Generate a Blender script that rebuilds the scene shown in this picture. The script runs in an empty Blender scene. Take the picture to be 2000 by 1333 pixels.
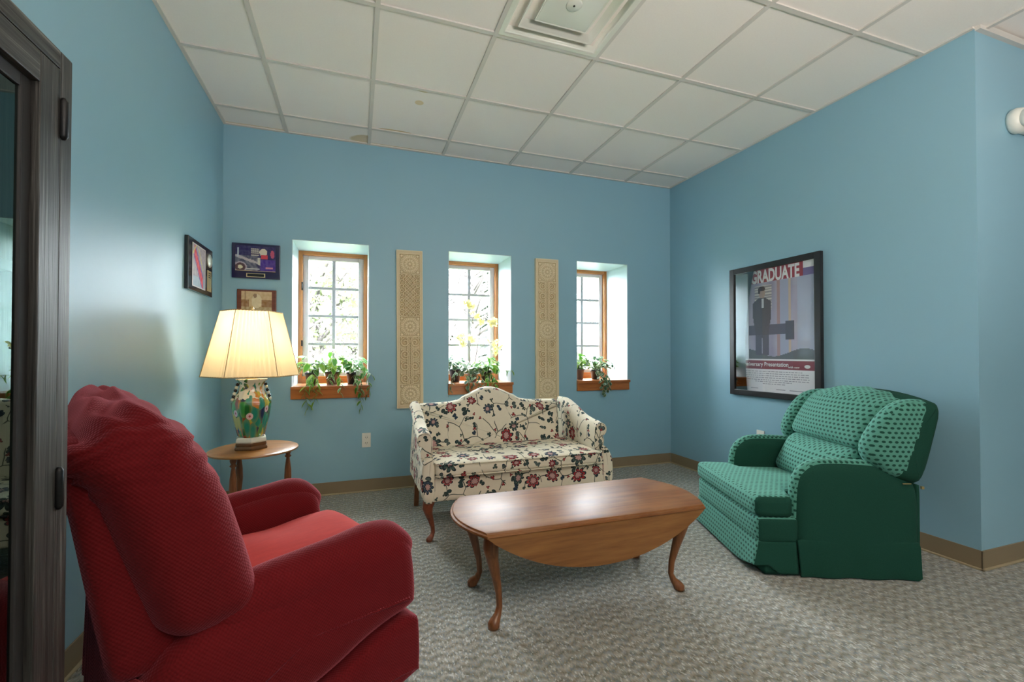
import bpy, bmesh, math, random
import numpy as np
from mathutils import Vector, Matrix, noise

# ------------------------------------------------------------------ camera, world, lights, exposure
SC = bpy.context.scene
COL = SC.collection
CAM_H = 1.1206
YAW, PITCH, ROLL = .3160, .0123, .0008
cam_d = bpy.data.cameras.new('camera')
cam = bpy.data.objects.new('camera', cam_d)
COL.objects.link(cam)
F = Vector((math.sin(YAW)*math.cos(PITCH), math.cos(YAW)*math.cos(PITCH), math.sin(PITCH)))
Rv = Vector((math.cos(YAW), -math.sin(YAW), 0))
Uv = Rv.cross(F)
Rr = Rv*math.cos(ROLL)+Uv*math.sin(ROLL)
Ur = Uv*math.cos(ROLL)-Rv*math.sin(ROLL)
M = Matrix((Rr, Ur, -F)).transposed().to_4x4()
M.translation = Vector((0, 0, CAM_H))
cam.matrix_world = M
cam_d.sensor_width = 36
cam_d.lens = 838.67/2000*36
cam_d.shift_x = 30.2/2000
cam_d.shift_y = 14.0/2000
cam_d.clip_start = .05
SC.camera = cam

SKY = 21.0
w = bpy.data.worlds.new('overcast_sky')
SC.world = w
w.use_nodes = True
bg = w.node_tree.nodes['Background']
bg.inputs[0].default_value = (.87, .94, 1.0, 1)
bg.inputs[1].default_value = SKY

WINX = [(-.477, .098), (.756, 1.335), (1.998, 2.565)]
YB, YF, YO = 3.6535, 4.02, 4.14          # back wall face, window face, outer wall face
ZS, ZT = .862, 2.008
CEIL = 2.831
XL, XR, YC = -.947, 3.083, 1.345


def area(name, loc, size, power, color, rot, portal=False, size_y=None, spread=None):
    l = bpy.data.lights.new(name, 'AREA')
    l.shape = 'RECTANGLE'
    l.size = size
    l.size_y = size_y or size
    l.energy = power
    l.color = color
    if spread: l.spread = spread
    o = bpy.data.objects.new(name, l)
    o.location = loc
    o.rotation_euler = rot
    if portal: l.cycles.is_portal = True
    COL.objects.link(o)
    return o


for i, (a, b) in enumerate(WINX):
    area('window_portal', ((a+b)/2, YO+.02, (ZS+ZT)/2), b-a+.1, 1, (1, 1, 1), (math.radians(-90), 0, 0), True, ZT-ZS+.1)
# added unseen fill lights behind the camera: downward, up at the ceiling, forward
area('fill_light', (1.6, -1.2, CEIL-.06), 2.4, 5, (1, .93, .86), (0, 0, 0), size_y=1.2)
area('bounce_fill', (1.3, -1.3, 1.5), 1.2, 43, (1, .92, .86), (math.radians(168), 0, 0), size_y=1.0)
area('fill_light', (.8, -3.4, 1.9), 3.6, 2, (1, .95, .88), (math.radians(90), 0, 0), size_y=1.4)

SC.view_settings.view_transform = 'Standard'
SC.view_settings.look = 'None'
SC.view_settings.gamma = 1
SC.view_settings.use_curve_mapping = False
SC.view_settings.exposure = 1.8
cy = SC.cycles
cy.use_denoising = True
cy.max_bounces = 12
cy.diffuse_bounces = 8
cy.glossy_bounces = 4
cy.transmission_bounces = 8
cy.transparent_max_bounces = 16
cy.sample_clamp_indirect = 8
cy.caustics_reflective = False
cy.caustics_refractive = False

# ------------------------------------------------------------------ material helpers


class MT:
    def __init__(s, name, base=(.5, .5, .5), rough=.6, spec=.5, metal=0):
        s.m = bpy.data.materials.new(name)
        s.m.use_nodes = True
        s.nt = s.m.node_tree
        s.b = s.nt.nodes['Principled BSDF']
        s.b.inputs['Base Color'].default_value = (*base, 1)
        s.b.inputs['Roughness'].default_value = rough
        s.b.inputs['Specular IOR Level'].default_value = spec
        s.b.inputs['Metallic'].default_value = metal
        s._tc = None

    def n(s, t, **kw):
        nd = s.nt.nodes.new(t)
        ins = kw.pop('ins', {})
        for k, v in kw.items(): setattr(nd, k, v)
        for k, v in ins.items():
            s.set(nd.inputs[k], v)
        return nd

    def set(s, inp, v):
        if isinstance(v, bpy.types.NodeSocket): s.nt.links.new(v, inp)
        else:
            if isinstance(v, tuple) and len(v) == 3 and inp.type == 'RGBA': v = (*v, 1)
            inp.default_value = v

    def co(s, kind='Object', scale=(1, 1, 1), rot=(0, 0, 0), loc=(0, 0, 0)):
        if s._tc is None: s._tc = s.n('ShaderNodeTexCoord')
        mp = s.n('ShaderNodeMapping', ins={'Vector': s._tc.outputs[kind]})
        mp.inputs['Scale'].default_value = scale
        mp.inputs['Rotation'].default_value = rot
        mp.inputs['Location'].default_value = loc
        return mp.outputs[0]

    def math(s, op, a, b=None, c=None, clamp=False):
        nd = s.n('ShaderNodeMath', operation=op, use_clamp=clamp)
        s.set(nd.inputs[0], a)
        if b is not None: s.set(nd.inputs[1], b)
        if c is not None: s.set(nd.inputs[2], c)
        return nd.outputs[0]

    def noise(s, vec, scale, detail=3, rough=.5, dist=0, out=0):
        nd = s.n('ShaderNodeTexNoise', ins={'Vector': vec, 'Scale': scale, 'Detail': detail, 'Roughness': rough, 'Distortion': dist})
        return nd.outputs[out]

    def vor(s, vec, scale, feature='F1', rnd=1, dim='3D'):
        return s.n('ShaderNodeTexVoronoi', feature=feature, voronoi_dimensions=dim, ins={'Vector': vec, 'Scale': scale, 'Randomness': rnd})

    def ramp(s, fac, stops, mode='LINEAR'):
        nd = s.n('ShaderNodeValToRGB', ins={'Fac': fac})
        cr = nd.color_ramp
        cr.interpolation = mode
        while len(cr.elements) < len(stops): cr.elements.new(.5)
        for e, (p, c) in zip(cr.elements, stops):
            e.position = p
            e.color = (*c, 1) if len(c) == 3 else c
        return nd.outputs[0]

    def mix(s, fac, a, b, mode='MIX'):
        nd = s.n('ShaderNodeMix', data_type='RGBA', blend_type=mode)
        s.set(nd.inputs[0], fac)
        s.set(nd.inputs[6], a)
        s.set(nd.inputs[7], b)
        return nd.outputs[2]

    def base(s, v): s.set(s.b.inputs['Base Color'], v); return s

    def bump(s, h, strength=.3, dist=.002, normal=None):
        nd = s.n('ShaderNodeBump', ins={'Height': h, 'Strength': strength, 'Distance': dist})
        if normal: s.set(nd.inputs['Normal'], normal)
        s.set(s.b.inputs['Normal'], nd.outputs[0])
        return nd.outputs[0]


# wall paint
t = MT('blue_wall_paint', (.235, .435, .515), .42, .45)
c = t.co()
t.base(t.mix(t.noise(c, 1.3, 3), (.262, .455, .555), (.278, .475, .575)))
t.bump(t.noise(c, 260, 2), .12, .001)
M_WALL = t.m

# carpet: chevron rows of flecked loops
t = MT('flecked_chevron_carpet', rough=.95, spec=.25)
c = t.co()
sep = t.n('ShaderNodeSeparateXYZ', ins={0: c})
wob = t.math('MULTIPLY', t.math('SUBTRACT', t.noise(c, 30, 2), .5), .35)
tri = t.math('MULTIPLY', t.math('PINGPONG', t.math('DIVIDE', sep.outputs[0], .075), .5), 1.1)
v = t.math('ADD', t.math('ADD', t.math('DIVIDE', sep.outputs[1], .042), tri), wob)
st = t.math('PINGPONG', v, .5)
st = t.math('MULTIPLY', st, 2)
fleck = t.vor(t.co(scale=(190, 95, 1)), 1)
fcol = t.ramp(t.n('ShaderNodeSeparateColor', ins={0: fleck.outputs['Color']}).outputs[0],
              [(0, (.10, .095, .07)), (.22, (.23, .19, .125)), (.42, (.12, .165, .20)), (.58, (.31, .28, .22)), (.78, (.17, .20, .165)), (.9, (.56, .56, .54))], 'CONSTANT')
basec = t.mix(t.math('SMOOTH_MIN', st, 1, .1), (.16, .155, .12), (.43, .42, .38))
t.base(t.mix(.50, basec, fcol))
big = t.noise(t.co(scale=(160, 60, 1)), 1, 2)
t.bump(t.math('ADD', t.math('MULTIPLY', st, .6), big), .55, .004)
t.b.inputs['Sheen Weight'].default_value = .25
M_CARPET = t.m

t = MT('ceiling_tile_mineral', (.62, .60, .52), .9, .2)
c = t.co()
t.base(t.mix(t.noise(c, 120, 3), (.83, .77, .72), (.88, .83, .78)))
t.bump(t.noise(c, 180, 4, .7), .25, .002)
M_TILE = t.m


def stained_tile(name, spots):
    t = MT(name, (.62, .60, .52), .9, .2)
    c = t.co()
    col = t.mix(t.noise(c, 120, 3), (.83, .77, .72), (.88, .83, .78))
    nz = t.noise(c, 9, 4)
    for (sx, sy, rx, ry, cc, edge) in spots:
        cc2 = t.co(loc=(-sx/rx, -sy/ry, 0), scale=(1/rx, 1/ry, 0))
        ln = t.n('ShaderNodeVectorMath', operation='LENGTH', ins={0: cc2}).outputs['Value']
        f = t.math('ADD', ln, t.math('MULTIPLY', t.math('SUBTRACT', nz, .5), edge))
        f = t.ramp(f, [(0, (.75, .75, .75)), (.8, (.9, .9, .9)), (1, (0, 0, 0))])
        col = t.mix(f, col, cc)
    t.base(col)
    t.bump(t.noise(c, 180, 4, .7), .25, .002)
    return t.m


M_GRID = MT('white_grid_metal', (.64, .60, .55), .5).m
t = MT('beige_vinyl_base', (.26, .195, .115), .5, .4)
t.base(t.mix(t.noise(t.co(), 3, 2), (.24, .18, .105), (.28, .215, .135)))
M_BASE = t.m
M_BASETOE = MT('beige_vinyl_toe', (.42, .34, .21), .45).m


def wood(name, dark, light, scale=(2, 30, 30), rough=.35, gr=1.0, coat=0, axis='X'):
    t = MT(name, light, rough, .5)
    sc = {'X': (scale[0], scale[1], scale[2]), 'Y': (scale[1], scale[0], scale[2]), 'Z': (scale[1], scale[2], scale[0])}[axis]
    c = t.co(scale=sc)
    n1 = t.noise(c, 1, 5, .6, .6)
    n2 = t.noise(t.co(scale=tuple(4*q for q in sc)), 1, 3, .6)
    f = t.math('ADD', t.math('MULTIPLY', n1, .75), t.math('MULTIPLY', n2, .35*gr))
    t.base(t.ramp(f, [(.3, dark), (.72, light)]))
    t.bump(n2, .12, .0008)
    if coat:
        t.b.inputs['Coat Weight'].default_value = coat
        t.b.inputs['Coat Roughness'].default_value = .12
    return t.m


M_OAKW = wood('honey_oak_window_wood', (.30, .10, .022), (.52, .20, .055), (3, 40, 40), .35, axis='X')
M_OAKWZ = wood('honey_oak_window_jamb', (.30, .10, .022), (.52, .20, .055), (3, 40, 40), .35, axis='Z')
M_SILL = wood('honey_oak_sill', (.30, .085, .018), (.50, .17, .04), (3, 40, 40), .28, axis='X')
M_LEGW = wood('walnut_stained_leg', (.10, .03, .010), (.30, .11, .04), (6, 60, 60), .3, axis='Z')
M_SOFALEG = wood('mahogany_sofa_leg', (.09, .018, .008), (.26, .07, .028), (6, 60, 60), .28, axis='Z')
M_OAKLEAF = wood('golden_oak_leaf', (.15, .052, .012), (.31, .135, .036), (2.2, 9, 26), .38, axis='X')
M_TABLEG = wood('reddish_oak_leg', (.10, .033, .010), (.27, .10, .034), (6, 60, 60), .3, axis='Z')
M_OAKTOPS = wood('side_table_oak', (.22, .08, .02), (.44, .205, .06), (2, 22, 22), .28, axis='X')

# coffee table top: worn reddish varnish
t = MT('worn_reddish_tabletop', rough=.25)
c = t.co(scale=(2, 26, 26))
n1 = t.noise(c, 1, 5, .6, .5)
wear = t.noise(t.co(scale=(2.2, 4, 1)), 1.6, 4, .6)
col = t.ramp(n1, [(.3, (.12, .034, .007)), (.7, (.28, .105, .026))])
t.base(t.mix(t.ramp(wear, [(.45, (0, 0, 0)), (.62, (.35, .35, .35))]), col, (.36, .18, .075)))
t.set(t.b.inputs['Roughness'], t.math('MULTIPLY_ADD', wear, .20, .32))
t.bump(t.noise(t.co(scale=(5, 60, 10)), 1, 3), .06, .001)
t.b.inputs['Specular IOR Level'].default_value = .24
M_CTOP = t.m

# dark cabinet wood: streaks of worn stain


def cabwood(name, axis):
    t = MT(name, (.05, .05, .045), .42, .5)
    sc = {'Z': (260, 260, 5), 'Y': (260, 5, 260)}[axis]
    n1 = t.noise(t.co(scale=sc), 1, 4, .65)
    n2 = t.noise(t.co(scale=tuple(q*.25 for q in sc)), 1, 3, .5)
    f = t.math('ADD', t.math('MULTIPLY', n1, .7), t.math('MULTIPLY', n2, .4))
    t.base(t.ramp(f, [(.42, (.010, .009, .008)), (.62, (.050, .047, .042)), (.80, (.22, .21, .195))]))
    t.bump(n1, .5, .0015)
    return t.m


M_CABZ, M_CABY = cabwood('dark_streaked_cabinet_wood', 'Z'), cabwood('dark_streaked_cabinet_rail', 'Y')
M_CABIN = MT('dark_cabinet_interior', (.012, .010, .009), .6).m
M_BLACKMET = MT('black_iron', (.012, .012, .012), .4, .5, .6).m


def fabric_uv(t, sx=1, sy=1): return t.co('UV', scale=(sx, sy, 1))


# red waffle weave fabric
t = MT('red_waffle_chenille', rough=.9, spec=.2)
u = fabric_uv(t, 640, 640)
su = t.n('ShaderNodeSeparateXYZ', ins={0: u})
wv = t.math('MULTIPLY', t.math('SINE', su.outputs[0]), t.math('SINE', su.outputs[1]))
wv = t.math('MULTIPLY_ADD', wv, .5, .5)
col = t.mix(wv, (.085, .0030, .0035), (.165, .0065, .009))
t.base(t.mix(t.noise(fabric_uv(t), 9, 3), col, (.13, .004, .006)))
t.bump(t.math('ADD', wv, t.math('MULTIPLY', t.noise(fabric_uv(t), 24, 3), .8)), .5, .002)
t.b.inputs['Sheen Weight'].default_value = .55
t.b.inputs['Sheen Roughness'].default_value = .4
t.b.inputs['Sheen Tint'].default_value = (1, .26, .32, 1)
M_RED = t.m
t = MT('bright_red_velour_seat', (.55, .02, .018), .85, .2)
t.base(t.mix(t.noise(fabric_uv(t, 1, 4), 14, 4), (.34, .010, .005), (.50, .022, .010)))
t.bump(t.noise(fabric_uv(t), 160, 2), .3, .001)
t.b.inputs['Sheen Weight'].default_value = .18
t.b.inputs['Sheen Tint'].default_value = (1, .4, .4, 1)
M_REDSEAT = t.m

# green fabric with darker staggered tufts
t = MT('green_dotted_upholstery', rough=.85, spec=.25)
u = fabric_uv(t)
su = t.n('ShaderNodeSeparateXYZ', ins={0: u})
px, py = .0265, .0225
row = t.math('FLOOR', t.math('DIVIDE', su.outputs[1], py))
off = t.math('MULTIPLY', t.math('MODULO', t.math('ABSOLUTE', row), 2), .5)
fx = t.math('SUBTRACT', t.math('FRACT', t.math('ADD', t.math('DIVIDE', su.outputs[0], px), off)), .5)
fy = t.math('SUBTRACT', t.math('FRACT', t.math('DIVIDE', su.outputs[1], py)), .5)
d = t.math('SQRT', t.math('ADD', t.math('POWER', t.math('MULTIPLY', fx, 1.0), 2), t.math('POWER', t.math('MULTIPLY', fy, 1.15), 2)))
m_ = t.ramp(d, [(.25, (1, 1, 1)), (.36, (0, 0, 0))])
gcol = t.mix(t.noise(fabric_uv(t), 260, 2), (.070, .245, .185), (.115, .33, .26))
t.base(t.mix(m_, gcol, (.006, .055, .036)))
t.bump(t.math('SUBTRACT', t.noise(fabric_uv(t), 300, 2), t.math('MULTIPLY', m_, .8)), .35, .0015)
t.b.inputs['Sheen Weight'].default_value = .3
t.b.inputs['Sheen Tint'].default_value = (.5, 1, .85, 1)
M_GREEN = t.m
t = MT('green_fabric_shaded_side', (.014, .105, .062), .9, .2)  # darker undotted copy of the green fabric, side shade put into its colour
t.base(t.mix(t.noise(fabric_uv(t, 1, 1), 220, 2), (.007, .046, .030), (.014, .072, .048)))
t.bump(t.noise(fabric_uv(t), 300, 2), .3, .001)
M_GREENSHADE = t.m

# cream crewel print


def floral(name):
    t = MT(name, rough=.8, spec=.25)
    u0 = fabric_uv(t)
    nz = t.noise(u0, 6, 2, out=1)
    wob = t.n('ShaderNodeVectorMath', operation='SCALE', ins={0: t.n('ShaderNodeVectorMath', operation='SUBTRACT', ins={0: nz, 1: (.5, .5, .5)}).outputs[0], 3: .075})
    u = t.n('ShaderNodeVectorMath', operation='ADD', ins={0: u0, 1: wob.outputs[0]}).outputs[0]
    col = t.mix(t.noise(u0, 40, 2), (.73, .65, .50), (.79, .71, .56))

    def stems(scale, lo, hi, c, rnd, cut):
        nonlocal col
        e = t.vor(u, scale, 'DISTANCE_TO_EDGE', rnd, '2D').outputs['Distance']
        m = t.ramp(e, [(lo, (1, 1, 1)), (hi, (0, 0, 0))])
        k = t.ramp(t.noise(u0, 6.5, 1), [(cut, (0, 0, 0)), (cut+.02, (1, 1, 1))])
        col = t.mix(t.math('MULTIPLY', m, k), col, c)
    stems(8, .012, .028, (.045, .06, .045), .9, .45)

    def flowers(scale, r0, amp, petals, ramp, rnd=.8, frac=.0, shift=(0, 0, 0), rim=(.02, .03, .035), core=None, stretch=None):
        nonlocal col
        uu = t.n('ShaderNodeVectorMath', operation='ADD', ins={0: u, 1: shift}).outputs[0]
        if stretch:
            mp = t.n('ShaderNodeMapping', ins={'Vector': uu})
            mp.inputs['Scale'].default_value = stretch[0]
            mp.inputs['Rotation'].default_value = (0, 0, stretch[1])
            uu = mp.outputs[0]
        vr = t.vor(uu, scale, 'F1', rnd, '2D')
        ds = t.n('ShaderNodeVectorMath', operation='SUBTRACT', ins={0: t.n('ShaderNodeVectorMath', operation='SCALE', ins={0: uu, 3: scale}).outputs[0] if False else uu, 1: vr.outputs['Position']})
        sp = t.n('ShaderNodeSeparateXYZ', ins={0: ds.outputs[0]})
        ang = t.math('ARCTAN2', sp.outputs[1], sp.outputs[0])
        rc = t.n('ShaderNodeSeparateColor', ins={0: vr.outputs['Color']})
        a2 = t.math('ADD', t.math('MULTIPLY', ang, petals), t.math('MULTIPLY', rc.outputs[1], 6.28))
        lobes = t.math('POWER', t.math('ABSOLUTE', t.math('COSINE', a2)), .6)
        R = t.math('MULTIPLY', t.math('MULTIPLY_ADD', lobes, amp, r0), t.math('MULTIPLY_ADD', rc.outputs[2], .5, .6))
        q = t.math('DIVIDE', vr.outputs['Distance'], R)
        keep = t.math('GREATER_THAN', rc.outputs[0], frac)
        inside = t.math('MULTIPLY', t.math('LESS_THAN', q, 1), keep)
        fill = t.ramp(t.math('FRACT', t.math('MULTIPLY', rc.outputs[0], 7.3)), ramp, 'CONSTANT')
        if core:
            fill = t.mix(t.math('LESS_THAN', q, .42), fill, core)
            fill = t.mix(t.math('MULTIPLY', t.math('GREATER_THAN', q, .42), t.math('LESS_THAN', q, .54)), fill, rim)
        fill = t.mix(t.math('GREATER_THAN', q, .80), fill, rim)
        col = t.mix(inside, col, fill)
    # leaves
    flowers(15, .05, .34, 1.0, [(0, (.035, .06, .055)), (.45, (.09, .12, .11)), (.75, (.03, .05, .075))], 1, .50, (.31, .17, 0))
    flowers(20, .05, .28, 1.5, [(0, (.30, .03, .03)), (.35, (.06, .08, .06)), (.7, (.04, .07, .06))], 1, .72, (.13, .57, 0))
    # large blooms
    flowers(7.2, .17, .20, 4.0, [(0, (.36, .03, .035)), (.34, (.055, .08, .12)), (.55, (.06, .10, .085)), (.75, (.40, .07, .07))], .85, .40, core=(.50, .30, .27))
    t.base(col)
    t.bump(t.noise(u0, 320, 2), .2, .001)
    return t.m


M_FLORAL = floral('cream_crewel_floral_fabric')
M_PIPE = MT('cream_piping', (.60, .52, .37), .8).m

# lamp
t = MT('pleated_silk_shade', (.90, .74, .48), .8, .1)
nt = t.nt
tr = t.n('ShaderNodeBsdfTranslucent', ins={'Color': (.96, .84, .62)})
mx = t.n('ShaderNodeMixShader', ins={0: .6, 1: t.b.outputs[0], 2: tr.outputs[0]})
nt.links.new(mx.outputs[0], nt.nodes['Material Output'].inputs[0])
M_SHADE = t.m
M_SHADETRIM = MT('shade_braid', (.50, .36, .18), .8).m

t = MT('majolica_leaf_glaze', rough=.12)
c = t.co('UV')
col = (.42, .40, .18)
prev = None
for k, (rot, sx, sy, sc) in enumerate([(.5, 1, .40, 30), (-.5, 1, .40, 28), (.15, 1, .42, 26)]):
    cc = t.co('UV', scale=(sx, sy, 1), rot=(0, 0, rot), loc=(.3*k, .7*k, 0))
    vr = t.vor(cc, sc, 'F1', .8, '2D')
    rc = t.n('ShaderNodeSeparateColor', ins={0: vr.outputs['Color']})
    fill = t.ramp(rc.outputs[0], [(0, (.008, .14, .03)), (.2, (.015, .24, .16)), (.36, (.60, .18, .012)), (.50, (.006, .015, .08)), (.66, (.55, .45, .05)), (.80, (.05, .30, .06)), (.92, (.30, .06, .02))], 'CONSTANT')
    inn = t.math('LESS_THAN', vr.outputs['Distance'], .62)
    fill = t.mix(t.ramp(vr.outputs['Distance'], [(.30, (0, 0, 0)), (.62, (.45, .45, .45))]), fill, (.30, .34, .08))
    if k: inn = t.math('MULTIPLY', inn, t.math('GREATER_THAN', rc.outputs[1], .35))
    if prev is None: prev = t.mix(inn, (.22, .32, .08), fill)
    else: prev = t.mix(inn, prev, fill)
vf = t.vor(t.co('UV', scale=(1, 1, 1), loc=(.5, .2, 0)), 10, 'F1', .6, '2D')
ff = t.math('MULTIPLY', t.math('LESS_THAN', vf.outputs['Distance'], .20), t.math('GREATER_THAN', t.n('ShaderNodeSeparateColor', ins={0: vf.outputs['Color']}).outputs[0], .60))
prev = t.mix(ff, prev, t.mix(t.math('LESS_THAN', vf.outputs['Distance'], .07), (.80, .55, .50), (.45, .08, .08)))
# the neck is left mostly white with a few leaves
zz = t.n('ShaderNodeSeparateXYZ', ins={0: t.co('Object')}).outputs[2]
wh = t.math('MULTIPLY', t.math('GREATER_THAN', t.math('ADD', zz, t.math('MULTIPLY', t.noise(c, 12, 2), .10)), .345), t.math('GREATER_THAN', t.noise(c, 26, 1), .47))
t.base(t.mix(wh, prev, (.78, .76, .62)))
t.b.inputs['Coat Weight'].default_value = .6
M_VASE = t.m
M_VASEW = MT('cream_porcelain', (.76, .74, .62), .15).m
M_VASEFOOT = wood('dark_walnut_plinth', (.05, .02, .008), (.16, .075, .03), (4, 40, 40), .3)
M_BLACKGL = MT('black_glaze', (.015, .012, .012), .12).m
M_BRASS = MT('brass', (.75, .55, .25), .3, .5, 1).m

# carved plaster panel
t = MT('carved_sandstone', (.56, .42, .22), .85, .2)
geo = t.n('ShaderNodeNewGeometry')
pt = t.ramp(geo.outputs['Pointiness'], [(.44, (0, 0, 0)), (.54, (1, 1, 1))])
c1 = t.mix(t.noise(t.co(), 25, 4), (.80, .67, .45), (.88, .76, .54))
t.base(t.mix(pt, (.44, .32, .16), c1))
t.bump(t.noise(t.co(), 240, 3), .3, .001)
M_STONE = t.m

# glass
t = MT('window_glass')
nt = t.nt
gl = t.n('ShaderNodeBsdfGlossy', ins={'Roughness': .0, 'Color': (1, 1, 1)})
tp = t.n('ShaderNodeBsdfTransparent', ins={'Color': (.97, .985, .98)})
fr = t.n('ShaderNodeFresnel', ins={0: 1.45})
mx = t.n('ShaderNodeMixShader', ins={0: fr.outputs[0], 1: tp.outputs[0], 2: gl.outputs[0]})
nt.links.new(mx.outputs[0], nt.nodes['Material Output'].inputs[0])
M_GLASS = t.m
t = MT('cabinet_door_glass')
nt = t.nt
gl = t.n('ShaderNodeBsdfGlossy', ins={'Roughness': .0, 'Color': (.80, 1, .93)})
tp = t.n('ShaderNodeBsdfTransparent', ins={'Color': (.35, .42, .40)})
fr = t.n('ShaderNodeFresnel', ins={0: 2.0})
mx = t.n('ShaderNodeMixShader', ins={0: fr.outputs[0], 1: tp.outputs[0], 2: gl.outputs[0]})
nt.links.new(mx.outputs[0], nt.nodes['Material Output'].inputs[0])
M_CABGLASS = t.m
t = MT('poster_glazing')
nt = t.nt
gl = t.n('ShaderNodeBsdfGlossy', ins={'Roughness': .03, 'Color': (.22, .22, .22)})
tp = t.n('ShaderNodeBsdfTransparent', ins={'Color': (1, 1, 1)})
fr = t.n('ShaderNodeFresnel', ins={0: 1.5})
mx = t.n('ShaderNodeMixShader', ins={0: fr.outputs[0], 1: tp.outputs[0], 2: gl.outputs[0]})
nt.links.new(mx.outputs[0], nt.nodes['Material Output'].inputs[0])
M_PGLASS = t.m

M_SASH = MT('grey_white_sash', (.50, .46, .45), .5).m
M_MUNTIN = MT('grey_muntin', (.30, .29, .30), .6).m
M_WHITE = MT('white_plastic', (.80, .78, .70), .35).m
M_WHITE2 = MT('white_enamel', (.74, .74, .66), .35).m
M_DARKSLOT = MT('dark_slot', (.03, .025, .02), .6).m
M_BLACKPOT = MT('black_plastic_pot', (.018, .020, .026), .4).m
M_BROWNPOT = MT('taupe_plastic_pot', (.14, .10, .09), .5).m
M_PINKPOT = MT('dusty_pink_pot', (.38, .20, .18), .5).m
M_SOIL = MT('potting_soil', (.035, .022, .014), .95).m
M_STEM = MT('green_stem', (.14, .26, .05), .6).m
M_BSTEM = MT('brown_stem', (.10, .075, .05), .7).m
M_FRAMEBLK = MT('black_poster_frame', (.016, .014, .016), .35).m


def attr_mat(name, rough=.5, trans=0, spec=.4):
    t = MT(name, rough=rough, spec=spec)
    a = t.n('ShaderNodeVertexColor', layer_name='Col')
    t.base(a.outputs[0])
    if trans:
        tr = t.n('ShaderNodeBsdfTranslucent', ins={'Color': a.outputs[0]})
        mx = t.n('ShaderNodeMixShader', ins={0: trans, 1: t.b.outputs[0], 2: tr.outputs[0]})
        t.nt.links.new(mx.outputs[0], t.nt.nodes['Material Output'].inputs[0])
    return t.m


M_PRINT = attr_mat('printed_paper', .5)
M_LEAF = attr_mat('variegated_leaf', .35, .28)
M_PETAL = attr_mat('silk_petal', .6, .22)

# ------------------------------------------------------------------ mesh helpers


def link(name, me, mat=None, parent=None, smooth=False, loc=None):
    if isinstance(me, bmesh.types.BMesh):
        bm = me
        me = bpy.data.meshes.new(name)
        bm.to_mesh(me)
        bm.free()
    if mat:
        me.materials.clear()
        me.materials.append(mat)
    if smooth: me.polygons.foreach_set('use_smooth', [True]*len(me.polygons))
    o = bpy.data.objects.new(name, me)
    COL.objects.link(o)
    if parent: o.parent = parent
    if loc: o.location = loc
    return o


def tag(o, label=None, cat=None, group=None, kind=None):
    if label: o['label'] = label
    if cat: o['category'] = cat
    if group: o['group'] = group
    if kind: o['kind'] = kind
    return o


def empty(name, loc=(0, 0, 0), rz=0, **kw):
    o = bpy.data.objects.new(name, None)
    o.empty_display_size = .1
    o.location = loc
    o.rotation_euler = (0, 0, rz)
    COL.objects.link(o)
    return tag(o, **kw)


def box_bm(boxes, bevel=0, seg=2):
    bm = bmesh.new()
    for (x0, x1, y0, y1, z0, z1) in boxes:
        r = bmesh.ops.create_cube(bm, size=1)
        for v in r['verts']:
            v.co = Vector(((x0+x1)/2+v.co.x*(x1-x0), (y0+y1)/2+v.co.y*(y1-y0), (z0+z1)/2+v.co.z*(z1-z0)))
    if bevel: bmesh.ops.bevel(bm, geom=bm.edges[:], offset=bevel, segments=seg, affect='EDGES', profile=.6)
    return bm


def box(name, x0, x1, y0, y1, z0, z1, mat, parent=None, bevel=0, smooth=False):
    return link(name, box_bm([(x0, x1, y0, y1, z0, z1)], bevel), mat, parent, smooth)


def box_uv(me):
    if not me.uv_layers: me.uv_layers.new(name='UVMap')
    uv = me.uv_layers[0].data
    for p in me.polygons:
        n = p.normal
        a = max(range(3), key=lambda i: abs(n[i]))
        for li in p.loop_indices:
            c = me.vertices[me.loops[li].vertex_index].co
            uv[li].uv = (c.y, c.z) if a == 0 else ((c.x, c.z) if a == 1 else (c.x, c.y))


def mesh_from(name, verts, faces, uv=True):
    me = bpy.data.meshes.new(name)
    me.from_pydata([tuple(v) for v in verts], [], faces)
    me.validate()
    bm = bmesh.new()
    bm.from_mesh(me)
    bmesh.ops.recalc_face_normals(bm, faces=bm.faces)
    bm.to_mesh(me)
    bm.free()
    if uv: box_uv(me)
    return me


def fab(name, me, mat, parent, smooth=True):
    box_uv(me)
    return link(name, me, mat, parent, smooth)


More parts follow.
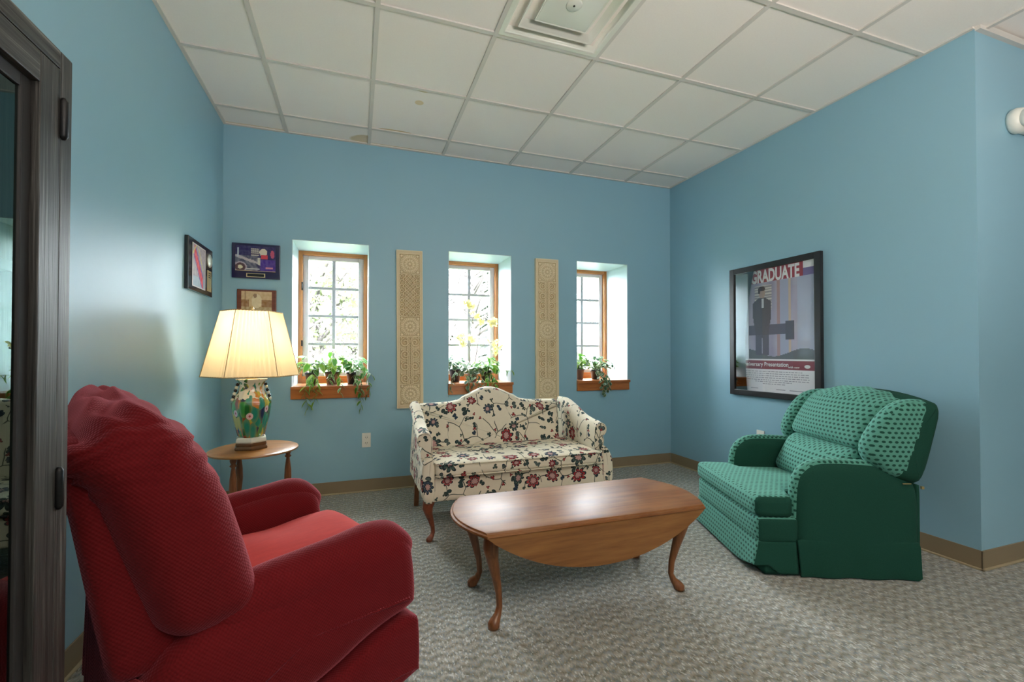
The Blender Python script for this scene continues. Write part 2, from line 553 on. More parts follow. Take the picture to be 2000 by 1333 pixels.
def rbox(x0, x1, y0, y1, z0, z1, r, n=10, puff=(0, 0, 0), deform=None):
    """rounded, puffed box"""
    h = np.array([(x1-x0)/2, (y1-y0)/2, (z1-z0)/2])
    c = np.array([(x1+x0)/2, (y1+y0)/2, (z1+z0)/2])
    r = min(r, *h)
    g = np.linspace(-1, 1, n+1)
    g = np.sign(g)*(1-(1-np.abs(g))**1.35)
    verts, faces, idx = [], [], {}

    def vid(p):
        k = tuple(np.round(p, 5))
        if k not in idx:
            idx[k] = len(verts)
            P = p*h
            q = np.clip(P, -(h-r), h-r)
            dv = P-q
            L = np.linalg.norm(dv)
            if L > 1e-9: P = q+dv/L*r if np.count_nonzero(np.abs(dv) > 1e-9) > 1 else P
            s = P/h
            w = 1-np.clip(np.abs(s), 0, 1)**2
            P = P+np.array([np.sign(s[0])*puff[0]*w[1]*w[2]*abs(s[0]), np.sign(s[1])*puff[1]*w[0]*w[2]*abs(s[1]), np.sign(s[2])*puff[2]*w[0]*w[1]*abs(s[2])])
            P = P+c
            if deform: P = np.array(deform(*P))
            verts.append(P)
        return idx[k]
    for ax in range(3):
        for s in (-1, 1):
            o = [a for a in range(3) if a != ax]
            for i in range(n):
                for j in range(n):
                    q = []
                    for (a, b) in ((i, j), (i+1, j), (i+1, j+1), (i, j+1)):
                        p = np.zeros(3)
                        p[ax] = s
                        p[o[0]] = g[a]
                        p[o[1]] = g[b]
                        q.append(vid(p))
                    faces.append(q)
    return mesh_from('m', verts, faces)


def resample(pts, n, closed=True):
    P = np.array(pts, float)
    if closed: P = np.vstack([P, P[:1]])
    d = np.r_[0, np.cumsum(np.linalg.norm(np.diff(P, axis=0), axis=1))]
    s = np.linspace(0, d[-1], n+1 if closed else n)
    R = np.stack([np.interp(s, d, P[:, k]) for k in range(P.shape[1])], 1)
    return R[:-1] if closed else R


def chaikin(pts, it=2, closed=True):
    P = np.array(pts, float)
    for _ in range(it):
        if closed: Q = np.roll(P, -1, 0)
        else: Q = P[1:]; P0 = P; P = P[:-1]
        a, b = P*.75+Q*.25, P*.25+Q*.75
        R = np.empty((len(a)*2, P.shape[1]))
        R[0::2], R[1::2] = a, b
        if not closed: R = np.vstack([P0[:1], R, P0[-1:]])
        P = R
    return P


def pillow(outline, t0, t1, r, axes='xz', bulge=0, smooth_it=2, n=64, deform=None, inner=5):
    """closed outline in two axes, thickness t0..t1 along the third, rounded rim radius r"""
    P = chaikin(outline, smooth_it) if smooth_it else np.array(outline, float)
    if n: P = resample(P, n)
    area_ = .5*np.sum(P[:, 0]*np.roll(P[:, 1], -1)-np.roll(P[:, 0], -1)*P[:, 1])
    if area_ < 0: P = P[::-1]
    T = np.roll(P, -1, 0)-np.roll(P, 1, 0)
    T /= np.linalg.norm(T, axis=1)[:, None]+1e-9
    N = np.stack([-T[:, 1], T[:, 0]], 1)      # inward
    cen = P.mean(0)
    mid, h = (t0+t1)/2, (t1-t0)/2
    r = min(r, h)
    rings = []
    K = 4
    for k in range(K+1):
        a = k/K*math.pi/2
        rings.append((P+N*r*(1-math.cos(a)), h-r+r*math.sin(a), 0))
    last = rings[-1][0]
    for k in range(1, inner+1):
        s = 1-k/(inner+1)
        rings.append((cen+(last-cen)*s, h, (1-s*s)))
    verts, faces = [], []
    allr = []
    for side in (-1, 1):
        rr = rings if side == 1 else rings
        ids = []
        for (Q, hh, bl) in rr:
            row = []
            for q in Q:
                tt = mid+side*(hh+bulge*bl)
                v = {'xz': (q[0], tt, q[1]), 'yz': (tt, q[0], q[1]), 'xy': (q[0], q[1], tt)}[axes]
                row.append(len(verts))
                verts.append(v)
            ids.append(row)
        tt = mid+side*(h+bulge)
        cv = len(verts)
        verts.append({'xz': (cen[0], tt, cen[1]), 'yz': (tt, cen[0], cen[1]), 'xy': (cen[0], cen[1], tt)}[axes])
        m = len(P)
        for a, b in zip(ids[:-1], ids[1:]):
            for i in range(m):
                faces.append([a[i], a[(i+1) % m], b[(i+1) % m], b[i]])
        for i in range(m): faces.append([ids[-1][i], ids[-1][(i+1) % m], cv])
        allr.append(ids)
    m = len(P)
    a, b = allr[0][0], allr[1][0]
    for i in range(m): faces.append([a[i], a[(i+1) % m], b[(i+1) % m], b[i]])
    if deform: verts = [deform(*v) for v in verts]
    return mesh_from('m', verts, faces)


def tube_data(path, radii, seg=10, cap=True):
    P = [Vector(p) for p in path]
    if not hasattr(radii, '__len__'): radii = [radii]*len(P)
    verts, faces = [], []
    ref = None
    for i, p in enumerate(P):
        tg = (P[min(i+1, len(P)-1)]-P[max(i-1, 0)]).normalized()
        if ref is None: ref = Vector((1, 0, 0)) if abs(tg.x) < .9 else Vector((0, 1, 0))
        a = (ref-tg*ref.dot(tg)).normalized()
        b = tg.cross(a)
        ref = a
        for k in range(seg):
            an = 2*math.pi*k/seg
            verts.append(p+a*math.cos(an)*radii[i]+b*math.sin(an)*radii[i])
    for i in range(len(P)-1):
        for k in range(seg):
            faces.append([i*seg+k, i*seg+(k+1) % seg, (i+1)*seg+(k+1) % seg, (i+1)*seg+k])
    if cap:
        faces.append(list(range(seg))[::-1])
        faces.append([(len(P)-1)*seg+k for k in range(seg)])
    return verts, faces


def tubes(name, lst, mat, parent=None, seg=8, smooth=True):
    V, Fc = [], []
    for path, rad in lst:
        v, f = tube_data(path, rad, seg)
        o = len(V)
        V += v
        Fc += [[i+o for i in q] for q in f]
    return link(name, mesh_from(name, V, Fc), mat, parent, smooth)


def lathe(name, prof, mat, parent=None, seg=32, loc=None, smooth=True, fold=None, rot=0):
    """prof: list of (r, z); fold: number of flat sides"""
    V, Fc = [], []
    seg = fold or seg
    for (r, z) in prof:
        for k in range(seg):
            a = 2*math.pi*(k+.5*bool(fold))/seg+rot
            V.append((r*math.cos(a), r*math.sin(a), z))
    for i in range(len(prof)-1):
        for k in range(seg):
            Fc.append([i*seg+k, i*seg+(k+1) % seg, (i+1)*seg+(k+1) % seg, (i+1)*seg+k])
    Fc.append(list(range(seg))[::-1])
    Fc.append([(len(prof)-1)*seg+k for k in range(seg)])
    me = mesh_from(name, V, Fc)
    return link(name, me, mat, parent, smooth, loc)


def autosmooth(o, ang=35):
    me = o.data
    me.polygons.foreach_set('use_smooth', [True]*len(me.polygons))
    bm = bmesh.new()
    bm.from_mesh(me)
    for e in bm.edges:
        if len(e.link_faces) == 2 and e.calc_face_angle(0) > math.radians(ang): e.smooth = False
    bm.to_mesh(me)
    bm.free()
    return o


def painted(name, W, H, nx, nz, func, parent, plane='xz', origin=(0, 0, 0), flip=False, mat=None):
    """flat print: a fine grid of coloured squares. func(u, v) -> rgb, u right, v up, 0..1"""
    V, Fc, cols = [], [], []
    for j in range(nz+1):
        for i in range(nx+1):
            u, v = i/nx, j/nz
            a = W*(u-.5)*(-1 if flip else 1)
            V.append((origin[0]+a, origin[1], origin[2]+H*(v-.5)) if plane == 'xz' else (origin[0], origin[1]+a, origin[2]+H*(v-.5)))
    for j in range(nz):
        for i in range(nx):
            a = j*(nx+1)+i
            Fc.append([a, a+1, a+nx+2, a+nx+1])
            cols.append(func((i+.5)/nx, (j+.5)/nz))
    me = bpy.data.meshes.new(name)
    me.from_pydata(V, [], Fc)
    at = me.color_attributes.new('Col', 'FLOAT_COLOR', 'CORNER')
    arr = np.repeat(np.array([(*c[:3], 1) for c in cols], np.float32), 4, axis=0)
    at.data.foreach_set('color', arr.ravel())
    return link(name, me, mat or M_PRINT, parent)


def text(name, body, size, mat, parent, loc, rot, width=None, extrude=.0006, offset=0, align='CENTER', sy=None):
    cu = bpy.data.curves.new(name, 'FONT')
    cu.body = body
    cu.size = size
    cu.extrude = extrude
    cu.offset = offset
    cu.align_x = align
    cu.resolution_u = 3
    o = bpy.data.objects.new(name, cu)
    COL.objects.link(o)
    cu.materials.append(mat)
    bpy.context.view_layer.update()
    sx = 1
    if width: sx = width/max(o.dimensions.x, 1e-4)
    bpy.context.view_layer.update()
    me = bpy.data.meshes.new_from_object(o.evaluated_get(bpy.context.evaluated_depsgraph_get()))
    bpy.data.objects.remove(o)
    bpy.data.curves.remove(cu)
    o = bpy.data.objects.new(name, me)
    COL.objects.link(o)
    o.scale = (sx, sy or 1, 1)
    o.location = loc
    o.rotation_euler = rot
    o.parent = parent
    return o


# ------------------------------------------------------------------ room shell
floor = box('floor', XL-.1, 6, -4, YO, -.1, 0, M_CARPET)
tag(floor, kind='structure')

# back wall with three deep window openings
bxs = []
xs = [XL-.1]
for a, b in WINX: xs += [a, b]
xs.append(XR+.12)
for i in range(0, len(xs), 2): bxs.append((xs[i], xs[i+1], YB, YO, 0, CEIL+.05))
for a, b in WINX:
    bxs.append((a, b, YB, YO, 0, ZS-.03))
    bxs.append((a, b, YB, YO, ZT, CEIL+.05))
WB = tag(link('wall_back', box_bm(bxs), M_WALL), kind='structure')
M_REVEAL = MT('pale_reveal', (.42, .53, .58), .4, .45).m  # linings of the openings, paler than the wall colour
for a, b in WINX:
    link('reveal', box_bm([(a-.001, a+.004, YB-.0005, YF, ZS, ZT)]), M_REVEAL, WB)
    link('reveal', box_bm([(b-.004, b+.001, YB-.0005, YF, ZS, ZT)]), M_REVEAL, WB)
    link('reveal', box_bm([(a+.004, b-.004, YB-.0005, YF, ZT-.004, ZT+.001)]), M_REVEAL, WB)
tag(box('wall_left', XL-.12, XL, -4, YB, 0, CEIL+.05, M_WALL), kind='structure')
tag(link('wall_right', box_bm([(XR, XR+.12, YC, YB, 0, CEIL+.05), (XR+.12, 6, YC, YC+.12, 0, CEIL+.05)]), M_WALL), kind='structure')
tag(link('wall_rear', box_bm([(XL-.12, 6, -4.1, -4, 0, CEIL+.05), (5.9, 6, -4, YC, 0, CEIL+.05)]), M_WALL), kind='structure')


def baseboard(name, segs):
    o = tag(link(name, box_bm(segs, .002), M_BASE), kind='structure')
    return o


BH = .100
b1 = baseboard('baseboard_back', [(XL+.007, XR-.007, YB-.006, YB, .006, BH)])
b2 = baseboard('baseboard_left', [(XL, XL+.006, -3.9, YB-.007, .006, BH)])
b3 = baseboard('baseboard_right', [(XR-.006, XR, YC-.006, YB-.007, .006, BH)])
b4 = baseboard('baseboard_alcove', [(XR-.006, 5.9, YC-.006, YC, .006, BH)])
for b, q in ((b1, (XL, XR, YB-.016, YB, 0, .010)), (b2, (XL, XL+.016, -3.9, YB, 0, .010)), (b3, (XR-.016, XR, YC-.016, YB, 0, .010)), (b4, (XR-.016, 5.9, YC-.016, YC, 0, .010))):
    link('toe', box_bm([q], .003), M_BASETOE, b)

# ceiling: slab, tiles dropped in a metal grid
TS = .6096
cx0, cy0 = -.5158, 3.3869
ceil = tag(box('ceiling', XL-.12, 6, -4.1, YO, CEIL+.03, CEIL+.12, M_TILE), kind='structure')
cols_x = [XL]+[cx0+TS*k for k in range(0, 11)]
rows_y = [YB]+[cy0-TS*k for k in range(0, 12)]
tile_me = {}
VENT = (3, 3)
STAIN_A = stained_tile('ceiling_tile_brown_edge_stain', [(.27, .07, .12, .08, (.66, .55, .37), .7), (-.05, .13, .5, .022, (.66, .55, .38), .6)])
STAIN_B = stained_tile('ceiling_tile_tan_spot', [(.005, -.141, .032, .030, (.70, .56, .33), .2), (.01, -.285, .04, .018, (.66, .54, .34), .4), (-.12, .29, .13, .016, (.56, .42, .22), .5)])
STAIN_C = stained_tile('ceiling_tile_yellowed_edge', [(.0, .125, .5, .025, (.66, .55, .36), .5)])
for j in range(len(rows_y)-1):
    for i in range(len(cols_x)-1):
        if (i, j) == VENT: continue
        x0, x1, y1, y0 = cols_x[i], cols_x[i+1], rows_y[j], rows_y[j+1]
        if y0 < YC-.05 and False: continue
        if x0 > XR-.01 and y1 > YC+.1: continue
        if x1 > XR and y1 > YC: x1 = min(x1, XR) if y0 > YC else x1
        w_, h_ = round(x1-x0-.016, 4), round(y1-y0-.016, 4)
        key = (w_, h_)
        mat = {(1, 0): STAIN_A, (2, 1): STAIN_B, (2, 0): STAIN_C, (0, 0): STAIN_C}.get((i, j))
        if mat is None and key in tile_me: me = tile_me[key]
        else:
            bm = box_bm([(-w_/2, w_/2, -h_/2, h_/2, 0, .014)])
            me = bpy.data.meshes.new('ceiling_tile')
            bm.to_mesh(me)
            bm.free()
            me.materials.append(mat or M_TILE)
            if mat is None: tile_me[key] = me
        o = link('ceiling_tile', me, None, ceil, loc=((x0+x1)/2, (y0+y1)/2, CEIL+.0065+random.Random(i*17+j).uniform(0, .0015)))
for i, x in enumerate(cols_x[1:]):
    y1 = YB if x < XR else YC
    box('grid_bar', x-.012, x+.012, -3.99, y1, CEIL-.0015, CEIL+.02, M_GRID, ceil)
for y in rows_y[1:]:
    box('grid_bar', XL, XR if y > YC else 5.9, y-.012, y+.012, CEIL-.0008, CEIL+.02, M_GRID, ceil)
box('wall_angle', XL, XR, YB-.02, YB, CEIL-.002, CEIL+.02, M_GRID, ceil)
box('wall_angle', XL, XL+.02, -3.99, YB-.02, CEIL-.002, CEIL+.02, M_GRID, ceil)
box('wall_angle', XR-.02, XR, YC, YB-.02, CEIL-.002, CEIL+.02, M_GRID, ceil)
box('wall_angle', XR, 5.9, YC-.022, YC, CEIL-.012, CEIL+.02, M_GRID, ceil)

# square stepped ceiling air diffuser
vx, vy = (cols_x[3]+cols_x[4])/2, (rows_y[3]+rows_y[4])/2
vent = empty('ceiling_vent', (vx, vy, CEIL), label='white square stepped ceiling air diffuser set among the ceiling tiles', cat='vent')


def sqring(name, prof, mat, parent):
    V, Fc = [], []
    for (r, z) in prof:
        for sx, sy in ((-1, -1), (1, -1), (1, 1), (-1, 1)): V.append((sx*r, sy*r, z))
    for i in range(len(prof)-1):
        for k in range(4): Fc.append([i*4+k, i*4+(k+1) % 4, (i+1)*4+(k+1) % 4, (i+1)*4+k])
    me = bpy.data.meshes.new(name)
    me.from_pydata(V, [], Fc)
    bm = bmesh.new(); bm.from_mesh(me)
    bmesh.ops.bevel(bm, geom=[e for e in bm.edges if abs(e.verts[0].co.z-e.verts[1].co.z) > .001 or True], offset=.0025, segments=2, affect='EDGES')
    bmesh.ops.recalc_face_normals(bm, faces=bm.faces)
    bm.to_mesh(me); bm.free()
    return link(name, me, mat, parent, True)


sqring('frame', [(.295, -.003), (.27, -.008), (.262, .0), (.262, .03), (.30, .03), (.295, -.003)], M_WHITE2, vent)
sqring('throat', [(.264, .002), (.250, .055), (.22, .10), (.19, .11), (.26, .11), (.262, .002)], M_WHITE2, vent)
sqring('louver', [(.214, -.004), (.217, .001), (.175, .055), (.15, .075), (.147, .07), (.172, .05), (.209, -.002), (.214, -.004)], M_WHITE2, vent)
sqring('louver', [(.148, -.004), (.151, .001), (.11, .045), (.10, .052), (.098, .048), (.107, .040), (.143, -.002), (.148, -.004)], M_WHITE2, vent)
pl = link('center_plate', box_bm([(-.142, .142, -.142, .142, -.002, .006)], .004), M_WHITE2, vent, True)
lathe('round_cap', [(.001, -.006), (.036, -.006), (.040, -.003), (.040, 0)], M_WHITE2, vent, loc=(0, 0, 0))
lathe('screw', [(.001, -.009), (.005, -.009), (.005, -.005)], M_DARKSLOT, vent, 12)
box('duct', -.19, .19, -.19, .19, .108, .13, M_DARKSLOT, vent)
ceil_hole = None

# windows


def window(name, x0, x1):
    w_ = tag(empty(name, ((x0+x1)/2, YF, ZS)), kind='structure')
    hw, H = (x1-x0)/2, ZT-ZS
    fw = .036
    # frame
    fr_ = link('frame', box_bm([(-hw, -hw+fw, 0, .10, 0, H), (hw-fw, hw, 0, .10, 0, H)], .003), M_OAKWZ, w_)
    link('head', box_bm([(-hw+fw, hw-fw, 0, .10, H-fw, H)], .003), M_OAKW, w_)
    link('bottom_rail', box_bm([(-hw+fw, hw-fw, 0, .10, -.005, .06), (-hw+fw, hw-fw, -.012, .02, -.005, .035)], .003), M_OAKW, w_)
    a = fw
    sw = .045
    s0, s1, z0, z1 = -hw+a, hw-a, .06, H-a
    link('sash', box_bm([(s0, s0+sw, .03, .08, z0, z1), (s1-sw, s1, .03, .08, z0, z1), (s0+sw, s1-sw, .03, .08, z1-.035, z1), (s0+sw, s1-sw, .03, .08, z0, z0+.035)], .004), M_SASH, w_)
    gx0, gx1, gz0, gz1 = s0+sw, s1-sw, z0+.035, z1-.035
    box('muntin', -.014, .014, .035, .068, gz0, gz1, M_MUNTIN, w_, .002)
    for k in range(1, 4):
        z = gz0+(gz1-gz0)*k/4
        box('muntin', gx0, gx1, .036, .067, z-.011, z+.011, M_MUNTIN, w_, .002)
    pane = None
    for k in range(4):
        for s in (0, 1):
            xa, xb = (gx0, -.009) if s == 0 else (.009, gx1)
            za, zb = gz0+(gz1-gz0)*k/4+.005, gz0+(gz1-gz0)*(k+1)/4-.005
            if pane is None:
                bm = bmesh.new()
                hw2, hh2 = (xb-xa)/2, (zb-za)/2
                vs = [bm.verts.new(p) for p in ((-hw2, 0, -hh2), (hw2, 0, -hh2), (hw2, 0, hh2), (-hw2, 0, hh2))]
                bm.faces.new(vs)
                pane = bpy.data.meshes.new('pane')
                bm.to_mesh(pane); bm.free()
                pane.materials.append(M_GLASS)
            link('pane', pane, None, w_, loc=((xa+xb)/2, .056, (za+zb)/2))
    # casement lock and crank on the left jamb
    lk = link('latch', box_bm([(-hw+.028, -hw+.040, -.006, .02, H*.70, H*.70+.07), (-hw+.030, -hw+.036, -.02, .0, H*.70+.015, H*.70+.05)], .002), M_BLACKMET, w_)
    link('latch', box_bm([(-hw+.028, -hw+.040, -.006, .02, H*.28, H*.28+.05)], .002), M_BLACKMET, w_)
    # sill and apron
    yf = YB-YF
    link('sill_board', box_bm([(-hw-.001, hw+.012, yf-.032, 0, -.024, 0)], .003), M_SILL, w_)
    link('sill_apron', box_bm([(-hw-.002, hw+.006, yf-.020, yf, -.098, -.024)], .003), M_SILL, w_)
    return w_


WN = [window('window_%d' % (i+1), a, b) for i, (a, b) in enumerate(WINX)]

# ------------------------------------------------------------------ sofa
SF = empty('camelback_loveseat', (1.0, 2.86, 0), label='cream camelback loveseat with blue and red floral print and wooden cabriole legs', cat='sofa')
ox, oy = 1.0, 2.86


def S(me, name, mat=None, parent=None, smooth=True):
    me.transform(Matrix.Translation((-ox, -oy, 0)))
    return fab(name, me, mat or M_FLORAL, parent or SF, smooth)


# base rail, bowed corners
S(rbox(.385, 1.648, 2.525, 3.18, .235, .40, .03, 12), 'base')
# back: camel hump outline
xs_ = np.linspace(.40, 1.50, 45)
top = []
for x in xs_:
    hump = .108*math.exp(-((x-.945)/.205)**2*(1.0 if abs(x-.945) < .205 else 1.35))
    z = .762+hump
    if x < .44: z -= .01*(1-(x-.40)/.04)
    top.append((x, z))
out = [(.40, .28), (1.50, .28)]+top[::-1]
out = [(x+(0), z) for x, z in out]


def lean_s(x, y, z): return (x+(z-.4)*.02+.03*(x-1.0)*0, y+.18*max(0, z-.40)-.05, z)


S(pillow(out, 3.02, 3.16, .055, 'xz', .018, 0, 120, lean_s), 'backrest')


def sofa_arm(side):
    # cross-sections in (distance outward, z) swept along y
    ys = np.linspace(2.585, 3.18, 26)
    def Hy(y):
        k = (y-2.585)/(3.12-2.585)
        return float(np.interp(k, [0, .08, .2, .35, .5, .65, .8, .92, 1.1], [.642, .655, .66, .675, .70, .735, .762, .775, .772]))
    xi = .437 if side < 0 else 1.552
    V, Fc = [], []
    n = None
    for q, y in enumerate(ys):
        H = Hy(y)
        r = .043
        fl = 1-.45*(y-2.585)/.6
        cx_ = .05*fl+.0
        sec = [(0, .30), (0, .45), (0, H-.10)]
        for a in np.linspace(180, -75, 12):
            sec.append((cx_*.9+r*math.cos(math.radians(a))*(1 if math.cos(math.radians(a)) > 0 else (cx_*.9/r)), H-r+r*math.sin(math.radians(a))))
        sec += [(.062*fl+.006, H-.115), (.055, .45), (.058, .38), (.060, .26), (.030, .25)]
        n = len(sec)
        for (d_, z) in sec: V.append((xi+side*d_, y, z))
    for i in range(len(ys)-1):
        for k in range(n): Fc.append([i*n+k, i*n+(k+1) % n, (i+1)*n+(k+1) % n, (i+1)*n+k])
    Fc.append(list(range(n)))
    Fc.append([(len(ys)-1)*n+k for k in range(n)])
    me = mesh_from('arm', V, Fc)
    o = S(me, 'armrest')
    autosmooth(o, 50)
    # piping round the front face
    fp = [Vector(V[k])+Vector((-ox, -oy-.001, 0)) for k in range(1, n-2)]
    tubes('piping', [(fp, .0042)], M_FLORAL, o, 6)
    return o


sofa_arm(-1)
sofa_arm(1)
# front posts under the arms that swell into the rail
S(pillow([(1.572, .235), (1.654, .235), (1.656, .40), (1.635, .455), (1.602, .50), (1.572, .50)], 2.515, 2.62, .02, 'xz', .003, 1, 40), 'front_post')
S(pillow([(.448, .235), (.372, .235), (.365, .40), (.372, .455), (.385, .50), (.448, .50)], 2.515, 2.62, .02, 'xz', .003, 1, 40), 'front_post')
cu_ = S(rbox(.445, 1.566, 2.492, 3.03, .388, .472, .028, 16, (0, .006, .012)), 'seat_cushion')
for z in (.398, .466):
    tubes('piping', [([Vector((x-ox, y-oy, z)) for x, y in [(.447, 2.9), (.445, 2.55), (.452, 2.505), (.47, 2.489), (.75, 2.4845), (1.0, 2.483), (1.3, 2.4845), (1.54, 2.489), (1.56, 2.505), (1.567, 2.55), (1.566, 2.9)]], .0045)], M_FLORAL, cu_, 6)


def cabriole(name, mat, parent, x, y, ztop, dx, dy, s=1.0, foot=.024, knee=.034, r=None):
    L = ztop
    st_ = [(1.0, .0, knee*.95), (.93, .010*s, knee), (.82, .018*s, knee*.92), (.68, .010*s, knee*.70), (.5, -.004*s, knee*.53), (.32, -.016*s, knee*.40), (.18, -.019*s, knee*.36), (.11, -.012*s, knee*.42), (.06, .0, foot*.85), (.035, .005*s, foot), (.012, .005*s, foot*.95), (0, .004*s, foot*.7)]
    pts = [(x+dx*o_, y+dy*o_, z*L) for z, o_, _ in st_]
    return tubes(name, [(pts, [q[2] for q in st_])], mat, parent, 14)


for sx, fx in ((-1, .405-ox), (1, 1.62-ox)):
    cabriole('front_leg', M_SOFALEG, SF, fx+.02*(-sx), 2.575-oy, .245, sx*.8, -.6, 1.3, .021, .034)
for fx in (.425-ox, 1.585-ox):
    o = link('back_leg', box_bm([(fx-.017, fx+.017, 3.19-oy, 3.225-oy, 0, .26)], .003), M_LEGW, SF)
    for v in o.data.vertices: v.co.y -= v.co.z*.25

# ------------------------------------------------------------------ coffee table
TX, TY = 1.0, 1.815
CT = empty('coffee_table', (TX, TY, 0), label='oval drop-leaf oak coffee table with worn reddish glossy top and curved legs', cat='table')
ZTB = .428


def top_outline(y0, y1, xa, xb, bul):
    P = []
    n = 18
    for k in range(n+1):
        v_ = k/n
        P.append((xb+bul*(1-(2*v_-1)**2), y0+(y1-y0)*v_))
    for k in range(n+1):
        v_ = 1-k/n
        P.append((xa-bul*(1-(2*v_-1)**2), y0+(y1-y0)*v_))
    return P


def edge_slab(name, P, z0, z1, lip, mat, parent):
    """slab with an ogee edge: rings of offset outlines"""
    P = np.array(P)
    T = np.roll(P, -1, 0)-np.roll(P, 1, 0)
    T /= np.linalg.norm(T, axis=1)[:, None]
    N = np.stack([T[:, 1], -T[:, 0]], 1)
    rings = [(-.014, z0), (-.002, z0+.001), (.0, z0+.006), (-.002, z0+.011), (-.010, z0+.0135), (-.013, z1-.001), (-.016, z1)] if lip else [(-.004, z0), (0, z0+.003), (0, z1-.003), (-.003, z1)]
    V, Fc = [], []
    n = len(P)
    for off, z in rings:
        for p, q in zip(P, N): V.append((p[0]+q[0]*off, p[1]+q[1]*off, z))
    for i in range(len(rings)-1):
        for k in range(n): Fc.append([i*n+k, i*n+(k+1) % n, (i+1)*n+(k+1) % n, (i+1)*n+k])
    Fc.append(list(range(n))[::-1])
    Fc.append([(len(rings)-1)*n+k for k in range(n)])
    o = link(name, mesh_from(name, V, Fc), mat, parent)
    return autosmooth(o, 40)


edge_slab('tabletop', top_outline(-.240, .240, -.520, .520, .088), ZTB-.020, ZTB, True, M_CTOP, CT)
for s in (-1, 1):
    # hanging leaf, a segment of the oval
    P = []
    n = 34
    for k in range(n+1):
        u_ = -1+2*k/n
        P.append((u_*.515, ZTB-.022-.168*(1-abs(u_)**2.1)**.92))
    P = [(-.515, ZTB-.016)]+P+[(.515, ZTB-.016)]
    V, Fc = [], []
    for th in (0, .018):
        for (x, z) in P: V.append((x, s*(.236-th+(ZTB-z)*.03), z))
    n = len(P)
    for k in range(n): Fc.append([k, (k+1) % n, n+(k+1) % n, n+k])
    Fc.append(list(range(n))); Fc.append([n+k for k in range(n)])
    o = link('drop_leaf', mesh_from('drop_leaf', V, Fc), M_OAKLEAF, CT)
link('apron', box_bm([(-.44, .44, -.165, -.147, ZTB-.095, ZTB-.02), (-.44, .44, .147, .165, ZTB-.095, ZTB-.02), (-.455, -.437, -.15, .15, ZTB-.095, ZTB-.02), (.437, .455, -.15, .15, ZTB-.095, ZTB-.02)], .002), M_LEGW, CT)
for sx in (-1, 1):
    for sy in (-1, 1):
        lx, ly = (-.468 if sx < 0 else .490), (-.125 if sy < 0 else .228)
        lx, ly = sx*.455, (-.13 if sy < 0 else .20)
        cabriole('leg', M_TABLEG, CT, lx, ly, ZTB-.02, sx*.8, sy*.5, 1.6, .026, .036)
        pts = [(lx-sx*.02, ly, ZTB-.05), (lx-sx*.055, ly, ZTB-.075), (lx-sx*.075, ly, ZTB-.06)]
        tubes('knee_bracket', [(pts, [.028, .016, .008])], M_TABLEG, CT, 8)

# ------------------------------------------------------------------ green recliner


def noise_ridge(x, y, z, f=9, a=.01): return a*noise.noise(Vector((x*f, y*f, z*f)))


GR = empty('green_recliner', (2.43, 1.86, 0), math.radians(158.5), label='green dotted wing back recliner under the framed poster', cat='armchair')


def G(me, name, mat=None, parent=None, smooth=True): return fab(name, me, mat or M_GREEN, parent or GR, smooth)


def shaded_sides(o, cond):  # gives the chosen faces the darker copy that carries painted shade
    o.data.materials.append(M_GREENSHADE)
    for p in o.data.polygons:
        if cond(p.normal, p.center): p.material_index = 1
    return o


G(rbox(-.36, .20, -.30, .30, .06, .36, .03, 8), 'body', M_GREENSHADE)
for s in (-1, 1):
    y0, y1 = (.268, .378) if s > 0 else (-.378, -.268)
    out = [(.200, .012), (.203, .30), (.196, .46), (.172, .52), (.11, .568), (.02, .575), (-.12, .57), (-.22, .56), (-.34, .50), (-.386, .455), (-.39, .20), (-.375, .012)]
    g_ = G(pillow(out, y0, y1, .045, 'xz', .006, 2, 90), 'armrest', M_GREENSHADE)
    # padded strip running over the arm and down its front
    path = [(.200, .20), (.205, .32), (.200, .45), (.175, .52), (.11, .571), (.02, .580), (-.10, .576), (-.2, .57)]
    yc = (y0+y1)/2
    V, Fc = [], []
    pr_ = chaikin(path, 2, False)
    rows = []
    for k, (px_, pz_) in enumerate(pr_):
        tx = pr_[min(k+1, len(pr_)-1)]-pr_[max(k-1, 0)]
        tx = tx/np.linalg.norm(tx)
        nn = np.array([tx[1], -tx[0]])
        if nn[1] < 0 and k > len(pr_)/2: nn = -nn
        if k <= len(pr_)/2 and nn[0] < 0: nn = -nn
        for a in np.linspace(0, math.pi, 9):
            V.append((px_-nn[0]*.018+nn[0]*math.sin(a)*.026, yc+math.cos(a)*.034, pz_-nn[1]*.018+nn[1]*math.sin(a)*.026))
    m = 9
    for i in range(len(pr_)-1):
        for k in range(m-1): Fc.append([i*m+k, i*m+k+1, (i+1)*m+k+1, (i+1)*m+k])
    Fc.append(list(range(m))); Fc.append([(len(pr_)-1)*m+k for k in range(m)])
    G(mesh_from('m', V, Fc), 'arm_pad')
    # skirt flare at the floor with a slit
    G(pillow([(.195, .004), (.205, .19), (-.378, .19), (-.372, .004)], (y1-.012 if s > 0 else y0-.004), (y1+.004 if s > 0 else y0+.012), .006, 'xz', .002, 0, 50, lambda x, y, z: (x-.01*(1-min(z/.19, 1)), y+s*.006*math.sin(x*30)*(1-min(z/.19, 1)), z)), 'skirt', M_GREENSHADE)


def tee(x, y, z):
    if x < .19: y = y*.70
    elif x < .225: y = y*(.70+.30*(x-.19)/.035)
    return (x, y, z+.018*max(0, (x-.05))-.03*max(0, .0-x))


shaded_sides(G(rbox(-.26, .402, -.372, .372, .285, .392, .034, 22, (.006, 0, .014), tee), 'seat_cushion'), lambda n, c: abs(n.y) > .40 and c.x > .1)
shaded_sides(G(rbox(.19, .392, -.372, .372, .165, .292, .022, 12, (.006, .002, 0)), 'footrest'), lambda n, c: abs(n.y) > .40)


